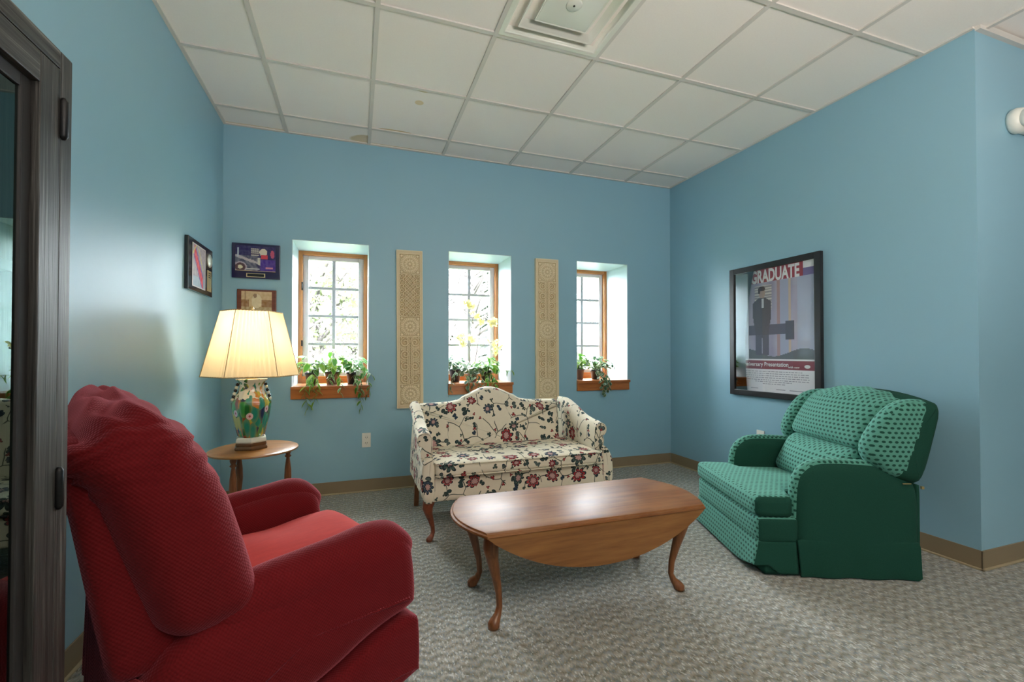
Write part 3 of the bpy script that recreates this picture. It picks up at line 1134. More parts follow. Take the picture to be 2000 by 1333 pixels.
def flare(x, y, z):
    k = (1-(z-.015)/.16)
    return (x+.030*k*(x > .3), y*(1+.03*k), z+.05*max(0, k-.2)*math.exp(-((y-.372)/.10)**2)*(x > .3))


shaded_sides(G(rbox(.20, .388, -.368, .368, .015, .175, .008, 14, (0, 0, 0), flare), 'front_skirt'), lambda n, c: abs(n.y) > .40)
G(rbox(.185, .36, -.365, .365, .006, .18, .006, 6), 'side_skirt', M_GREENSHADE)


def gback(x, y, z):
    # lean and crown
    zz = z-.40
    return (x-.50*zz+.03*zz*zz-.12*(y/.36)**2*max(0, z-.6)*.25, y, z-.10*(y/.36)**2*max(0, (z-.70)/.25)**1.2+.006*math.sin(y*50)*max(0, (z-.86)/.07))


G(rbox(-.19, -.03, -.295, .295, .615, .93, .055, 18, (.05, .0, .0), gback), 'back_cushion')
G(rbox(-.19, -.035, -.285, .285, .385, .625, .055, 14, (.045, 0, 0), gback), 'lumbar_cushion')


def gshell(x, y, z): return (x-.28*(z-.45), y, z-.055*(y/.37)**2*max(0, (z-.70)/.22))


G(rbox(-.385, -.25, -.352, .352, .44, .918, .035, 14, (.01, 0, 0), gshell), 'back_shell', M_GREENSHADE)
for s in (-1, 1):
    y0, y1 = (.275, .388) if s > 0 else (-.388, -.275)
    out = [(-.195, .535), (-.138, .60), (-.140, .67), (-.185, .76), (-.250, .845), (-.325, .888), (-.42, .893), (-.512, .868), (-.46, .68), (-.396, .465), (-.30, .49)]

    def wd(x, y, z, s=s):
        k = max(0, (z-.6)/.3)
        return (x, y+s*0-s*.012*k+s*.014*math.sin(max(0, min(1, (x+.40)/.26))*math.pi), z)
    shaded_sides(G(pillow(out, y0, y1, .05, 'xz', .006, 2, 90, wd), 'wing'), lambda n, c, s=s: c.x < -.27-.40*(c.z-.5))
box('recliner_bracket', -.33, -.29, .384, .388, .478, .484, M_BRASS, GR, .001)
box('recliner_bracket', -.392, -.380, .376, .386, .455, .468, M_BRASS, GR, .001)
G(rbox(-.395, -.375, -.36, .36, .02, .47, .008, 6), 'rear_panel', M_GREENSHADE)

# ------------------------------------------------------------------ red recliner
RD = empty('red_recliner', (-.36, 1.63, 0), math.radians(29), label='deep red waffle-weave recliner seen from behind beside the dark cabinet', cat='armchair')


def Rf(me, name, mat=None, parent=None, smooth=True): return fab(name, me, mat or M_RED, parent or RD, smooth)


Rf(rbox(-.31, .36, -.38, .38, .07, .34, .04, 8), 'body')
for s in (-1, 1):
    # side panel swelling toward the front bottom
    out = [(.408, .272), (.414, .33), (.406, .41), (.390, .50), (.33, .535), (.15, .535), (-.05, .508), (-.32, .45), (-.335, .155), (-.10, .175), (.10, .205), (.25, .255)]
    ya, yb = (.25, .43) if s > 0 else (-.43, -.25)

    def sd(x, y, z, s=s):
        k = 1-z/.5
        return (x, y+s*.015*k+s*.006*math.sin(x*7+z*9), z)
    Rf(pillow(out, ya, yb, .055, 'xz', .008, 2, 110, sd), 'side_panel')
    Rf(pillow([(.405, .045), (.416, .15), (.410, .268), (.25, .240), (.10, .190), (-.10, .160), (-.33, .140), (-.335, .045)], ya, yb, .022, 'xz', .004, 1, 90, sd), 'lower_flap')
    # puffy arm pad, rising to the front

    def ad(x, y, z, s=s):
        x2 = x
        rise = .050*((x+.35)/.72)
        fr_ = max(0, (x-.26)/.14)
        return (x2+.004*math.sin(z*70)*fr_, y+s*.004*math.sin((x+.3)*4.2), z+rise-.040*fr_**2+noise_ridge(x, y, z, 8, .006))
    yc = s*.345
    Rf(rbox(-.20, .412, yc-.072, yc+.072, .36, .523, .078, 24, (.012, .006, .006), ad), 'arm_pad')
    seam = [(.41, s*.432, .18), (.28, s*.445, .14), (.12, s*.447, .09), (-.02, s*.446, .07)]
# lower flap behind the footrest mechanism
Rf(rbox(-.18, .44, -.245, .245, .265, .432, .06, 16, (.015, 0, .03), lambda x, y, z: (x, y, z+.03*max(0, x-.1)+noise_ridge(x, y, z, 6, .012))), 'seat_cushion', M_REDSEAT)
Rf(rbox(.36, .455, -.24, .24, .07, .30, .03, 10, (.015, 0, 0)), 'footrest')
# pleated skirt panel at the rear


def rp(x, y, z): return (x+.006*math.sin(y*95)-.01*(1-z/.35), y, z)


Rf(rbox(-.345, -.31, -.425, .425, .05, .40, .012, 40, (0, 0, 0), rp), 'rear_skirt')


def rback(x, y, z):
    # front face passes (-.07,.57) (-.12,.68) (-.166,.82) (-.27,.99) at the side
    zz = z-.50
    sh = -.30*zz-.34*max(0, zz-.25)**1.5
    x2 = x+sh
    k = max(0, (z-.78)/.22)
    g0 = min(1, max(0, (z-.76)/.12))
    gather = .0085*math.sin(z*120+x*22+noise.noise(Vector((x*5, y*4, z*5)))*3)*g0
    side_ = max(0, (abs(y)-.36)/.065)
    crown = -.012*(abs(y)/.42)**4*k+.012*k*(y > 0)*min(1, y/.2)
    rearq = max(0, (-.33-x2)/.12)
    crown -= (.075+.10*max(0, y))*rearq**1.4*k
    topf = max(0, (z-.93)/.045)
    wr = .007*math.sin(x*95+noise.noise(Vector((x*4, y*5, 3)))*4)*topf*(1-side_*.5)
    return (x2+gather*(1-side_), (y*(1-.04*k)+math.copysign(gather*1.3, y)*side_), z+crown+wr+noise_ridge(x, y, z, 7, .008)+.0*side_)


Rf(rbox(-.285, -.070, -.425, .425, .452, .995, .070, 48, (.035, .014, .022), rback), 'back_cushion')


def rshell(x, y, z):
    zz = z-.42
    return (x-.17*zz, y, z-.02*(y/.4)**2+noise_ridge(x, y, z, 6, .008))


Rf(rbox(-.362, -.22, -.375, .375, .405, .945, .035, 14, (.0, .0, .01), rshell), 'back_shell')
# head roll behind the cushion


def roll(x, y, z): return (x+.004*math.sin(y*14)+.004*math.sin(z*60), y, z-.03*(abs(y)/.38)**2.6+.006*math.sin(y*9+x*60)+noise_ridge(x, y, z, 9, .014))


Rf(rbox(-.455, -.32, -.375, .375, .78, .915, .07, 22, (.0, .0, .01), roll), 'head_roll')

# ------------------------------------------------------------------ side table and lamp
STB = empty('side_table', (-.585, 2.94, 0), label='small oval oak side table with turned legs holding the lamp', cat='table')
HT = .548
P = [(.245*math.cos(a), .245*math.sin(a)) for a in np.linspace(0, 2*math.pi, 65)[:-1]]
P = P[::-1]
# outline must run clockwise for the outward normals used
P = P[::-1]
edge_slab('tabletop', P, HT-.016, HT, True, M_OAKTOPS, STB)
for a in (246, 126, 8):
    x, y = .185*math.cos(math.radians(a)), .165*math.sin(math.radians(a))
    prof = [(.014, 0), (.017, .02), (.012, .05), (.016, .09), (.021, .14), (.022, .17), (.016, .22), (.010, .235), (.018, .245), (.012, .255), (.018, .30), (.021, .34), (.019, .40), (.012, .455), (.010, .47), (.020, .480), (.012, .490), (.018, .505), (.018, HT-.015)]
    lathe('leg', prof, M_LEGW, STB, 18, loc=(x, y, 0))

LP = empty('table_lamp', (-.600, 2.935, HT), .197, label='lit table lamp with pleated cream shade and colourful leaf-painted vase base', cat='lamp')
lathe('plinth', [(.094, 0), (.098, .004), (.098, .012), (.088, .022), (.092, .030), (.092, .038), (.086, .042)], M_VASEFOOT, LP, fold=6, smooth=False)
lathe('foot_ring', [(.088, .042), (.092, .050), (.088, .066), (.078, .072)], M_VASEW, LP, fold=6, smooth=False)


def hexvase(prof, name, mat, parent, seg=48):
    V, Fc, UV = [], [], []
    for (r, z, sq) in prof:
        for k in range(seg):
            a = 2*math.pi*k/seg
            aa = (a % (math.pi/3))-math.pi/6
            hexr = math.cos(math.pi/6)/math.cos(aa)
            rr = r*(1+(hexr-1)*sq)
            V.append((rr*math.cos(a), rr*math.sin(a), z))
    for i in range(len(prof)-1):
        for k in range(seg): Fc.append([i*seg+k, i*seg+(k+1) % seg, (i+1)*seg+(k+1) % seg, (i+1)*seg+k])
    Fc.append(list(range(seg))[::-1])
    Fc.append([(len(prof)-1)*seg+k for k in range(seg)])
    me = bpy.data.meshes.new(name)
    me.from_pydata(V, [], Fc)
    uvl = me.uv_layers.new(name='UVMap')
    for p in me.polygons:
        ks = [me.loops[li].vertex_index % seg for li in p.loop_indices]
        wrap = max(ks)-min(ks) > seg/2
        for li in p.loop_indices:
            vi = me.loops[li].vertex_index
            k = vi % seg
            if wrap and k < seg/2: k += seg
            uvl.data[li].uv = (k/seg*.6, V[vi][2])
    o = link(name, me, mat, parent, True)
    return o


hexvase([(.064, .068, 1), (.073, .080, 1), (.082, .12, 1), (.097, .19, 1), (.105, .25, .9), (.106, .275, .9), (.098, .292, .8), (.080, .325, .5), (.068, .35, .3), (.064, .375, .3), (.070, .395, .3), (.084, .412, .3), (.086, .418, .3), (.060, .420, .3)], 'vase', M_VASE, LP)
for s in (-1, 1):
    # strings of glazed beads as handles on the neck
    for k in range(6):
        z = .385-.018*k
        r = .074+.005*k
        bm = bmesh.new()
        bmesh.ops.create_uvsphere(bm, u_segments=10, v_segments=8, radius=.010)
        link('handle_bead', bm, M_BLACKGL if k % 2 == 0 else M_VASEW, LP, True, loc=(s*r, 0, z))
lathe('neck_cap', [(.03, .418), (.028, .43), (.012, .436), (.010, .47), (.016, .475), (.016, .49), (.008, .50), (.008, .52)], M_BRASS, LP, 20)
bm = bmesh.new()
bmesh.ops.create_uvsphere(bm, u_segments=16, v_segments=12, radius=.03)
t = MT('glowing_bulb', (1, 1, 1), .5)
t.b.inputs['Emission Color'].default_value = (1, .80, .52, 1)
t.b.inputs['Emission Strength'].default_value = 3
link('bulb', bm, t.m, LP, True, loc=(0, 0, .60))
pl_ = bpy.data.lights.new('lamp_light', 'POINT')
pl_.energy = 1.2
pl_.color = (1, .80, .54)
pl_.shadow_soft_size = .035
lo = bpy.data.objects.new('lamp_light', pl_)
COL.objects.link(lo)
lo.parent = LP
lo.location = (0, 0, .655)
# pleated hexagonal shade
ZB, ZTP, RB, RT = .437, .822, .262, .165
V, Fc = [], []
npl = 120
rows = 6
for j in range(rows+1):
    f = j/rows
    R0 = RB+(RT-RB)*f
    z = ZB+(ZTP-ZB)*f
    for k in range(npl):
        a = 2*math.pi*k/npl
        aa = (a % (math.pi/3))-math.pi/6
        hexr = math.cos(math.pi/6)/math.cos(aa)
        rr = R0*(1+(hexr-1)*.92)+(.0038 if k % 2 else -.0038)
        V.append((rr*math.cos(a), rr*math.sin(a), z))
for j in range(rows):
    for k in range(npl): Fc.append([j*npl+k, j*npl+(k+1) % npl, (j+1)*npl+(k+1) % npl, (j+1)*npl+k])
me = bpy.data.meshes.new('shade')
me.from_pydata(V, [], Fc)
shade = link('lamp_shade', me, M_SHADE, LP)
for z, R0 in ((ZB, RB), (ZTP, RT)):
    pts = []
    for k in range(61):
        a = 2*math.pi*k/60
        aa = (a % (math.pi/3))-math.pi/6
        rr = R0*(1+(math.cos(math.pi/6)/math.cos(aa)-1)*.92)
        pts.append((rr*math.cos(a), rr*math.sin(a), z))
    tubes('trim', [(pts, .0035)], M_SHADETRIM, shade, 6)
ribs = []
for k in range(6):
    a = math.pi/3*k
    ribs.append(([(RB*1.0*math.cos(a), RB*math.sin(a), ZB), (RT*math.cos(a), RT*math.sin(a), ZTP)], .0022))
tubes('wire_rib', ribs, M_SHADETRIM, shade, 5)
lathe('finial', [(.003, .80), (.003, .83), (.008, .835), (.010, .845), (.004, .858)], M_BRASS, LP, 12)
tubes('harp', [([(-.02, 0, .50), (-.055, 0, .60), (-.05, 0, .72), (0, 0, .80), (.05, 0, .72), (.055, 0, .60), (.02, 0, .50)], .002), ([(-RT*.87, 0, .80), (0, 0, .80), (RT*.87, 0, .80)], .002)], M_BRASS, LP, 6)

# ------------------------------------------------------------------ display cabinet at the left edge
XC = -.46
CB = empty('display_cabinet', (-.70, .40, 0), label='tall dark streaked-wood display cabinet with glass doors at the left edge', cat='cabinet')
cbx, cby = -.70, .40


def C_(name, x0, x1, y0, y1, z0, z1, mat, parent=None, bevel=.002): return box(name, x0-cbx, x1-cbx, y0-cby, y1-cby, z0, z1, mat, parent or CB, bevel)


YE, ZE = .912, 1.614
Y0 = -.12
C_('side_panel', XL+.03, XC-.022, YE-.02, YE, 0, ZE, M_CABZ)
C_('side_panel', XL+.03, XC-.022, Y0, Y0+.02, 0, ZE, M_CABZ)
C_('top_panel', XL+.03, XC-.022, Y0+.02, YE-.02, ZE-.02, ZE, M_CABY)
C_('back_panel', XL+.02, XL+.03, Y0, YE, 0, ZE, M_CABIN)
C_('bottom_panel', XL+.03, XC-.022, Y0+.02, YE-.02, .05, .07, M_CABIN)
for z in (.5, .9, 1.25): C_('shelf', XL+.03, XC-.06, Y0+.02, YE-.02, z, z+.018, M_CABIN)
# face frame
C_('face_stile', XC-.022, XC, YE-.030, YE, 0, ZE, M_CABZ)
C_('face_stile', XC-.022, XC, Y0, Y0+.030, 0, ZE, M_CABZ)
C_('face_rail', XC-.022, XC, Y0+.030, YE-.030, ZE-.030, ZE, M_CABY)
C_('plinth', XC-.022, XC, Y0+.030, YE-.030, 0, .06, M_CABY)
ym = (Y0+YE)/2
for (ya, yb, hinge) in ((ym+.002, YE-.0335, 1), (Y0+.0335, ym-.002, -1)):
    dr = empty('door', (0, 0, 0))
    dr.parent = CB
    za, zb = .065, ZE-.0335
    fw = .047
    for nm, q, m in (('stile', (XC-.020, XC+.002, yb-fw, yb, za, zb), M_CABZ), ('stile', (XC-.020, XC+.002, ya, ya+fw, za, zb), M_CABZ), ('rail', (XC-.020, XC+.002, ya+fw, yb-fw, zb-fw, zb), M_CABY), ('rail', (XC-.020, XC+.002, ya+fw, yb-fw, za, za+.09), M_CABY)):
        C_(nm, *q, m, dr)
    # bevelled dark inner moulding
    iw = .022
    for q in ((XC-.016, XC-.008, yb-fw-iw, yb-fw, za+.09, zb-fw), (XC-.016, XC-.008, ya+fw, ya+fw+iw, za+.09, zb-fw), (XC-.016, XC-.008, ya+fw+iw, yb-fw-iw, zb-fw-iw, zb-fw), (XC-.016, XC-.008, ya+fw+iw, yb-fw-iw, za+.09, za+.09+iw)):
        C_('moulding', *q, M_CABIN, dr, .003)
    bm = bmesh.new()
    vs = [bm.verts.new((XC-.012-cbx, yy-cby, zz)) for yy, zz in ((ya+fw+iw, za+.09+iw), (yb-fw-iw, za+.09+iw), (yb-fw-iw, zb-fw-iw), (ya+fw+iw, zb-fw-iw))]
    bm.faces.new(vs)
    link('glass', bm, M_CABGLASS, dr)
    hy = YE-.0295 if hinge > 0 else Y0+.0295
    for hz in (1.503, .902, .25):
        hg = [(XC+.004-cbx, hy-cby, hz-.034), (XC+.004-cbx, hy-cby, hz-.028), (XC+.004-cbx, hy-cby, hz+.028), (XC+.004-cbx, hy-cby, hz+.034)]
        tubes('hinge', [(hg, [.003, .0062, .0062, .003])], M_BLACKMET, dr, 10)

# ------------------------------------------------------------------ carved panels


def carved(name, label, X0, Z0, W_, H_, variant, tilt):
    nx, nz = 72, 400
    u = (np.linspace(0, 1, nx+1)-.5)*W_
    v = (np.linspace(0, 1, nz+1)-.5)*H_
    U, Vv = np.meshgrid(u, v)
    Hh = np.zeros_like(U)
    b = W_/2-.024
    inside = (np.abs(U) < b) & (np.abs(Vv) < H_/2-.03)
    def sm(x): return 1/(1+np.exp(-x))
    body = np.full_like(U, -.004)
    def rosette(cv, R):
        d = np.sqrt(U**2+(Vv-cv)**2)
        ang = np.arctan2(Vv-cv, U)
        q = np.where(d < R, .0035+.0022*np.cos(d/R*math.pi*5.0), 0)
        q += np.where((d > R*.70) & (d < R), .0012*np.cos(ang*28), 0)
        q += np.where((d > R*.30) & (d < R*.62), .0012*np.cos(ang*12), 0)
        q += np.where(d < R*.14, .003, 0)
        return np.where(d < R*1.05, q+.003, -1)
    rel = body.copy()
    R = b*.90
    cs = [H_/2-.03-b*1.02, 0.0 if variant else .02, -H_/2+.03+b*1.02]
    def stroke(d, w_): return .011*np.exp(-(d/w_)**4)
    # scroll sections: spirals mirrored about the axis
    for (va, vb, kind) in ((cs[1]+R*1.1, cs[0]-R*1.1, variant), (cs[2]+R*1.1, cs[1]-R*1.1, 1-variant if variant == 0 else 1)):
        L = vb-va
        sec = (Vv > va) & (Vv < vb)
        au = np.abs(U)
        t_ = (Vv-va)/L
        q = np.full_like(U, 0.)
        if kind == 0:
            # knotwork: interlaced diagonals inside, leaf curls at the border
            p = .052
            for s in (1, -1):
                dd = np.abs(((U*s+Vv-va)/p) % 1-.5)*p
                q = np.maximum(q, np.where(au < b*.50, stroke(dd-.010, .0045)+stroke(dd, .002)*.6, 0))
            dd = np.abs(au-b*.52-.012*np.sin(t_*math.pi*12))
            q = np.maximum(q, stroke(dd, .005))
            n_ = 9
            for k in range(n_):
                c_ = va+L*(k+.5)/n_
                d = np.sqrt((au-b*.80)**2+(Vv-c_)**2)
                q = np.maximum(q, stroke(np.abs(d-.011), .0035))
                q = np.maximum(q, stroke(d, .004))
        else:
            n_ = 4
            for k in range(n_):
                c_ = va+L*(k+.5)/n_
                rr = L/n_*.36
                d = np.sqrt((au-b*.48)**2+(Vv-c_)**2)
                an = np.arctan2(Vv-c_, au-b*.48)*(1 if k % 2 else -1)
                sp = np.abs(((d/rr*1.6-an/(2*math.pi)) % 1)-.5)*rr/1.6
                q = np.maximum(q, np.where(d < rr*1.15, stroke(sp, .0042), 0))
                q = np.maximum(q, stroke(np.abs(au-.004-.02*np.abs(np.sin((Vv-c_)/rr*2))), .004)*.8)
                d2 = np.sqrt((au-b*.86)**2+(Vv-c_-rr*1.05)**2)
                q = np.maximum(q, stroke(d2, .007))
        rel = np.where(sec, body+q, rel)
        # dividing fillets
        for vv in (va, vb): rel = np.where(np.abs(Vv-vv) < .0035, .001, rel)
    for cc in cs:
        q = rosette(cc, R)
        rel = np.where(q > -.5, body+q+.001, rel)
        for su in (-1, 1):
            for sv in (-1, 1):
                d = np.sqrt((U-su*R*.90)**2+(Vv-cc-sv*R*.90)**2)
                rel = np.maximum(rel, body+stroke(d, .010)*.8)
    Hh = np.where(inside, rel, 0.002)
    rng = np.random.RandomState(3+variant)
    Hh += rng.randn(*Hh.shape)*.00018
    V, Fc = [], []
    D = .030
    for j in range(nz+1):
        for i in range(nx+1): V.append((U[j, i], -D-float(Hh[j, i]), Vv[j, i]))
    for j in range(nz):
        for i in range(nx):
            a = j*(nx+1)+i
            Fc.append((a, a+1, a+nx+2, a+nx+1))
    # sides
    def side(ids):
        base_ = len(V)
        for q in ids: V.append((V[q][0], 0, V[q][2]))
        for k in range(len(ids)-1): Fc.append((ids[k], base_+k, base_+k+1, ids[k+1]))
    side([i for i in range(nx+1)])
    side([nz*(nx+1)+i for i in range(nx, -1, -1)])
    side([j*(nx+1) for j in range(nz, -1, -1)])
    side([j*(nx+1)+nx for j in range(nz+1)])
    me = bpy.data.meshes.new(name)
    me.from_pydata(V, [], Fc)
    bm = bmesh.new(); bm.from_mesh(me); bmesh.ops.recalc_face_normals(bm, faces=bm.faces); bm.to_mesh(me); bm.free()
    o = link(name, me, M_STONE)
    autosmooth(o, 60)
    o.location = (X0, YB, Z0)
    o.rotation_euler = (0, tilt, 0)
    return tag(o, label, 'wall panel', 'carved panels between the windows')


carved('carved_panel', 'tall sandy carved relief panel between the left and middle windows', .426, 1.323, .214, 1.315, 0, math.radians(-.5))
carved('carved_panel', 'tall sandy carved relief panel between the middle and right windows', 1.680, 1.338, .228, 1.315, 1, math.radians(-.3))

# ------------------------------------------------------------------ framed poster on the right wall
PO = empty('framed_poster', (XR, 2.505, 1.306), label='large framed film poster with red title band reading GRADUATE', cat='poster')
PW, PH = .762, 1.062
fw = .045
hy, hz = PW/2, PH/2
for nm, q in (('frame_stile', (-.030, 0, -hy, -hy+fw, -hz, hz)), ('frame_stile', (-.030, 0, hy-fw, hy, -hz, hz)), ('frame_rail', (-.030, 0, -hy+fw, hy-fw, hz-fw, hz)), ('frame_rail', (-.030, 0, -hy+fw, hy-fw, -hz, -hz+fw))):
    box(nm, *q, M_FRAMEBLK, PO, .003)
box('backing', -.012, 0, -hy+.01, hy-.01, -hz+.01, hz-.01, M_FRAMEBLK, PO)


def sstep(a, b, x):
    t_ = max(0, min(1, (x-a)/(b-a)))
    return t_*t_*(3-2*t_)


def pfun(u, v):
    # u: left to right as seen, v: bottom to top
    n1 = noise.noise(Vector((u*9, v*9, 1)))
    white = (.88, .86, .90)
    if v < .185:
        return tuple(c_*(.97+.03*n1) for c_ in white)
    if v < .262: return (.26, .055, .085) if v < .255 else white
    if .262 <= v < .268: return white
    # picture: pale room with upright panels
    c_ = np.array((.40, .38, .52))+.10*np.array((1, .9, .8))*math.sin(u*34+.4)*.5
    c_ = c_+.05*n1
    if u < .20: c_ = np.array((.62, .66, .74))
    if .56 < u < .60: c_ = np.array((.42, .28, .30))
    if .70 < u < .73: c_ = np.array((.60, .46, .36))
    if .60 <= u < .70: c_ = np.array((.40, .42, .58))
    if u > .80: c_ = np.array((.42, .45, .60))
    if .28 < u < .50 and .66 < v < .86: c_ = np.array((.62, .58, .56)) if int(v*90) % 2 else np.array((.30, .28, .32))
    if u > .2 and v < .32+.03*math.sin(u*9): c_ = np.array((.12, .14, .17))
    # dark long table shape, generic
    if .20 < u < .76 and .46 < v < .545: c_ = np.array((.10, .10, .16))
    if .66 < u < .76 and .42 < v < .56: c_ = np.array((.08, .08, .12))
    # standing figure in a dark suit, generic
    hx = .375
    if abs(u-hx) < .120-.085*sstep(.72, .775, v)-.035*sstep(.64, .46, v) and .44 < v < .765: c_ = np.array((.085, .08, .11))
    if abs(u-hx+.045) < .04 and .30 < v < .46: c_ = np.array((.10, .10, .15))
    if abs(u-hx-.045) < .04 and .30 < v < .46: c_ = np.array((.10, .10, .15))
    if ((u-hx)/.043)**2+((v-.80)/.040)**2 < 1: c_ = np.array((.44, .31, .27))
    if ((u-hx+.002)/.047)**2+((v-.836)/.020)**2 < 1 or (abs(u-hx+.030) < .014 and .80 < v < .84): c_ = np.array((.07, .05, .06))
    if abs(u-hx-.01) < .014 and .68 < v < .755: c_ = np.array((.62, .64, .70))
    if v > .885 and .20 < u < .86: return (.36, .05, .075)
    if v > .985: return white
    if v > .945 and u > .86: return (.80, .80, .84)
    if v > .885 and u > .84: return (.20, .16, .36)
    return tuple(np.clip(c_, 0, 1))


ph = painted('print', PW-2*fw+.01, PH-2*fw+.01, 110, 160, pfun, PO, 'yz', (-.0135, 0, 0), flip=True)
# glass over the print
bm = bmesh.new()
vs = [bm.verts.new(p) for p in ((-.0185, -hy+fw, -hz+fw), (-.0185, hy-fw, -hz+fw), (-.0185, hy-fw, hz-fw), (-.0185, -hy+fw, hz-fw))]
bm.faces.new(vs)
link('glazing', bm, M_PGLASS, PO)
M_INKW = MT('white_ink', (.85, .84, .86), .6).m
M_INKG = MT('grey_ink', (.36, .35, .40), .6).m
RT_ = (math.radians(90), 0, math.radians(-90))
iw_ = PW-2*fw


def pt_(u, v): return (-.0145, -(u-.5)*iw_, (v-.5)*(PH-2*fw))


text('title_lettering', 'GRADUATE', .13, M_INKW, PO, pt_(.53, .895), RT_, .60*iw_, .0004, .0042, sy=1.05)
text('band_lettering', 'Anniversary Presentation', .046, M_INKW, PO, pt_(.40, .208), RT_, .60*iw_, .0004, .0006)
text('small_lettering', 'with new', .022, M_INKW, PO, pt_(.76, .198), RT_, .13*iw_, .0004, .0002)
lines = []
rg = random.Random(5)
for k, (v_, hw_) in enumerate(((.165, .36), (.148, .40), (.131, .42), (.114, .44), (.097, .40), (.082, .22), (.066, .12))):
    x = .5-hw_
    while x < .5+hw_:
        l_ = rg.uniform(.012, .045)
        p = pt_(x, v_)
        lines.append((-.0145, -.0140, -(x+l_-.5)*iw_, -(x-.5)*iw_, p[2]-.0028, p[2]+.0028))
        x += l_+.010
for (a_, b_) in ((.03, .16), (.22, .32), (.55, .66), (.71, .93)):
    p = pt_(a_, .025)
    lines.append((-.0145, -.0140, -(b_-.5)*iw_, -(a_-.5)*iw_, p[2]-.003, p[2]+.003))
tag(link('small_print', box_bm(lines), M_INKG, PO), kind='stuff')
bm = bmesh.new()
bmesh.ops.create_circle(bm, cap_ends=True, radius=.022, segments=16, matrix=Matrix.Translation(pt_(.91, .212)) @ Matrix.Rotation(math.radians(90), 4, 'Y') @ Matrix.Scale(.6, 4, (1, 0, 0)))
link('emblem', bm, M_INKW, PO)

# ------------------------------------------------------------------ plaques
M_PLBLK = MT('black_lacquer_board', (.010, .012, .014), .15).m
M_PLBLUE = MT('blue_black_lacquer_board', (.016, .014, .060), .12).m
M_PLWOOD = wood('red_brown_plaque_wood', (.09, .02, .010), (.20, .055, .025), (4, 30, 30), .3)
M_GOLD = MT('engraved_gold_plate', (.62, .50, .26), .35, .5, .5).m
M_SILVER = MT('silver_medallion', (.75, .76, .70), .3, .5, .6).m

A = empty('race_plaque', (XL, 3.130, 1.652), label='black plaque with red racing car photo, silver medallion and gold plate on left wall', cat='plaque')
box('board', 0, .022, -.218, .218, -.156, .156, M_PLBLK, A, .004)


def carfun(u, v):
    n1 = noise.noise(Vector((u*14, v*14, 7)))
    c_ = np.array((.34, .30, .34))+.12*n1
    if v < .25: c_ = np.array((.30, .38, .46))+.05*n1
    d1 = abs((v-.86)-(-1.15)*(u-.15))
    if d1 < .17 and .15 < u < .80: c_ = np.array((.62, .03, .05))+.12*n1
    if abs(d1-.17) < .035 and .1 < u < .8: c_ = np.array((.14, .06, .28))
    if abs((v-.95)+1.4*(u-.45)) < .03 and v > .45: c_ = np.array((.60, .52, .12))
    if abs((v-.9)-1.0*(u-.2)) < .03 and v > .7: c_ = np.array((.60, .52, .12))
    if u < .04 or u > .96 or v < .03 or v > .97: c_ = np.array((.55, .50, .50))
    return tuple(np.clip(c_, 0, 1))


painted('photo', .235, .26, 40, 44, carfun, A, 'yz', (.0235, -.045, 0))
o = lathe('medallion', [(.001, .010), (.030, .010), (.034, .006), (.042, .006), (.044, .0)], M_SILVER, A, 28)
o.rotation_euler = (0, math.radians(90), 0)
o.location = (.022, .150, .078)
pl_o = box('name_plate', .022, .0245, .112, .188, -.125, .012, M_GOLD, A, .001)
link('engraving', box_bm([(.0245, .0250, .128, .172, z, z+.006) for z in (-.035, -.022, -.008)]), M_DARKSLOT, pl_o)

B_ = empty('race_crew_plaque', (-.7195, YB, 1.815), label='blue-black plaque with race crew photo and small name plate, above the smaller brown plaque', cat='plaque')
box('board', -.162, .162, -.022, 0, -.131, .131, M_PLBLUE, B_, .004)


def crewfun(u, v):
    n1 = noise.noise(Vector((u*16, v*11, 2)))
    n2 = noise.noise(Vector((u*7, v*6, 12)))
    c_ = np.array((.035, .03, .12))+.04*n1
    if u < .55 and v < .62:
        c_ = np.array((.13, .14, .20))+.15*n1
    if abs(v-.45+.5*(u-.3)) < .05+.03*n2 and u < .65: c_ = np.array((.50, .46, .50))
    if (u-.12)**2+((v-.15)*.8)**2 < .06**2: c_ = np.array((.75, .70, .50))
    elif (u-.12)**2+((v-.15)*.8)**2 < .13**2: c_ = np.array((.10, .05, .06))
    elif (u-.12)**2+((v-.15)*.8)**2 < .17**2: c_ = np.array((.45, .38, .45))
    if .38 < u < .58 and .62 < v < .90: c_ = np.array((.72, .70, .60)) if (int(u*60) % 3 and int(v*36) % 3) else np.array((.10, .08, .12))
    if ((u-.69)/.10)**2+((v-.76)/.15)**2 < 1: c_ = np.array((.74, .66, .52))
    if .63 < u < .80 and .50 < v < .66: c_ = np.array((.62, .06, .09))
    if .55 < u < .62 and .28 < v < .55: c_ = np.array((.62, .62, .56))+.2*n1
    if u > .62 and v < .48: c_ = np.array((.08, .04, .28))+.05*n1
    if ((u-.92)/.05)**2+((v-.70)/.16)**2 < 1: c_ = np.array((.55, .10, .18))
    if .75 < u < .93 and .12 < v < .18: c_ = np.array((.60, .25, .35))
    if .25 < u < .6 and .06 < v < .12: c_ = np.array((.55, .55, .55))
    if .05 < u < .09 and .55 < v < .92: c_ = np.array((.55, .62, .68))
    if v < .03: c_ = np.array((.55, .42, .25))
    return tuple(np.clip(c_, 0, 1))


painted('photo', .270, .190, 60, 44, crewfun, B_, 'xz', (-.003, -.0235, .018))
q_ = link('name_plate', box_bm([(-.065, .062, -.0245, -.022, -.122, -.092)], .001), M_GOLD, B_)
box('plate_inset', -.058, .055, -.0252, -.0245, -.117, -.097, M_PLBLK, q_)

D_ = empty('sepia_plaque', (-.714, YB, 1.50), label='small brown wooden plaque with sepia player photo, partly behind the lamp shade', cat='plaque')
box('board', -.132, .132, -.020, 0, -.10, .10, M_PLWOOD, D_, .003)


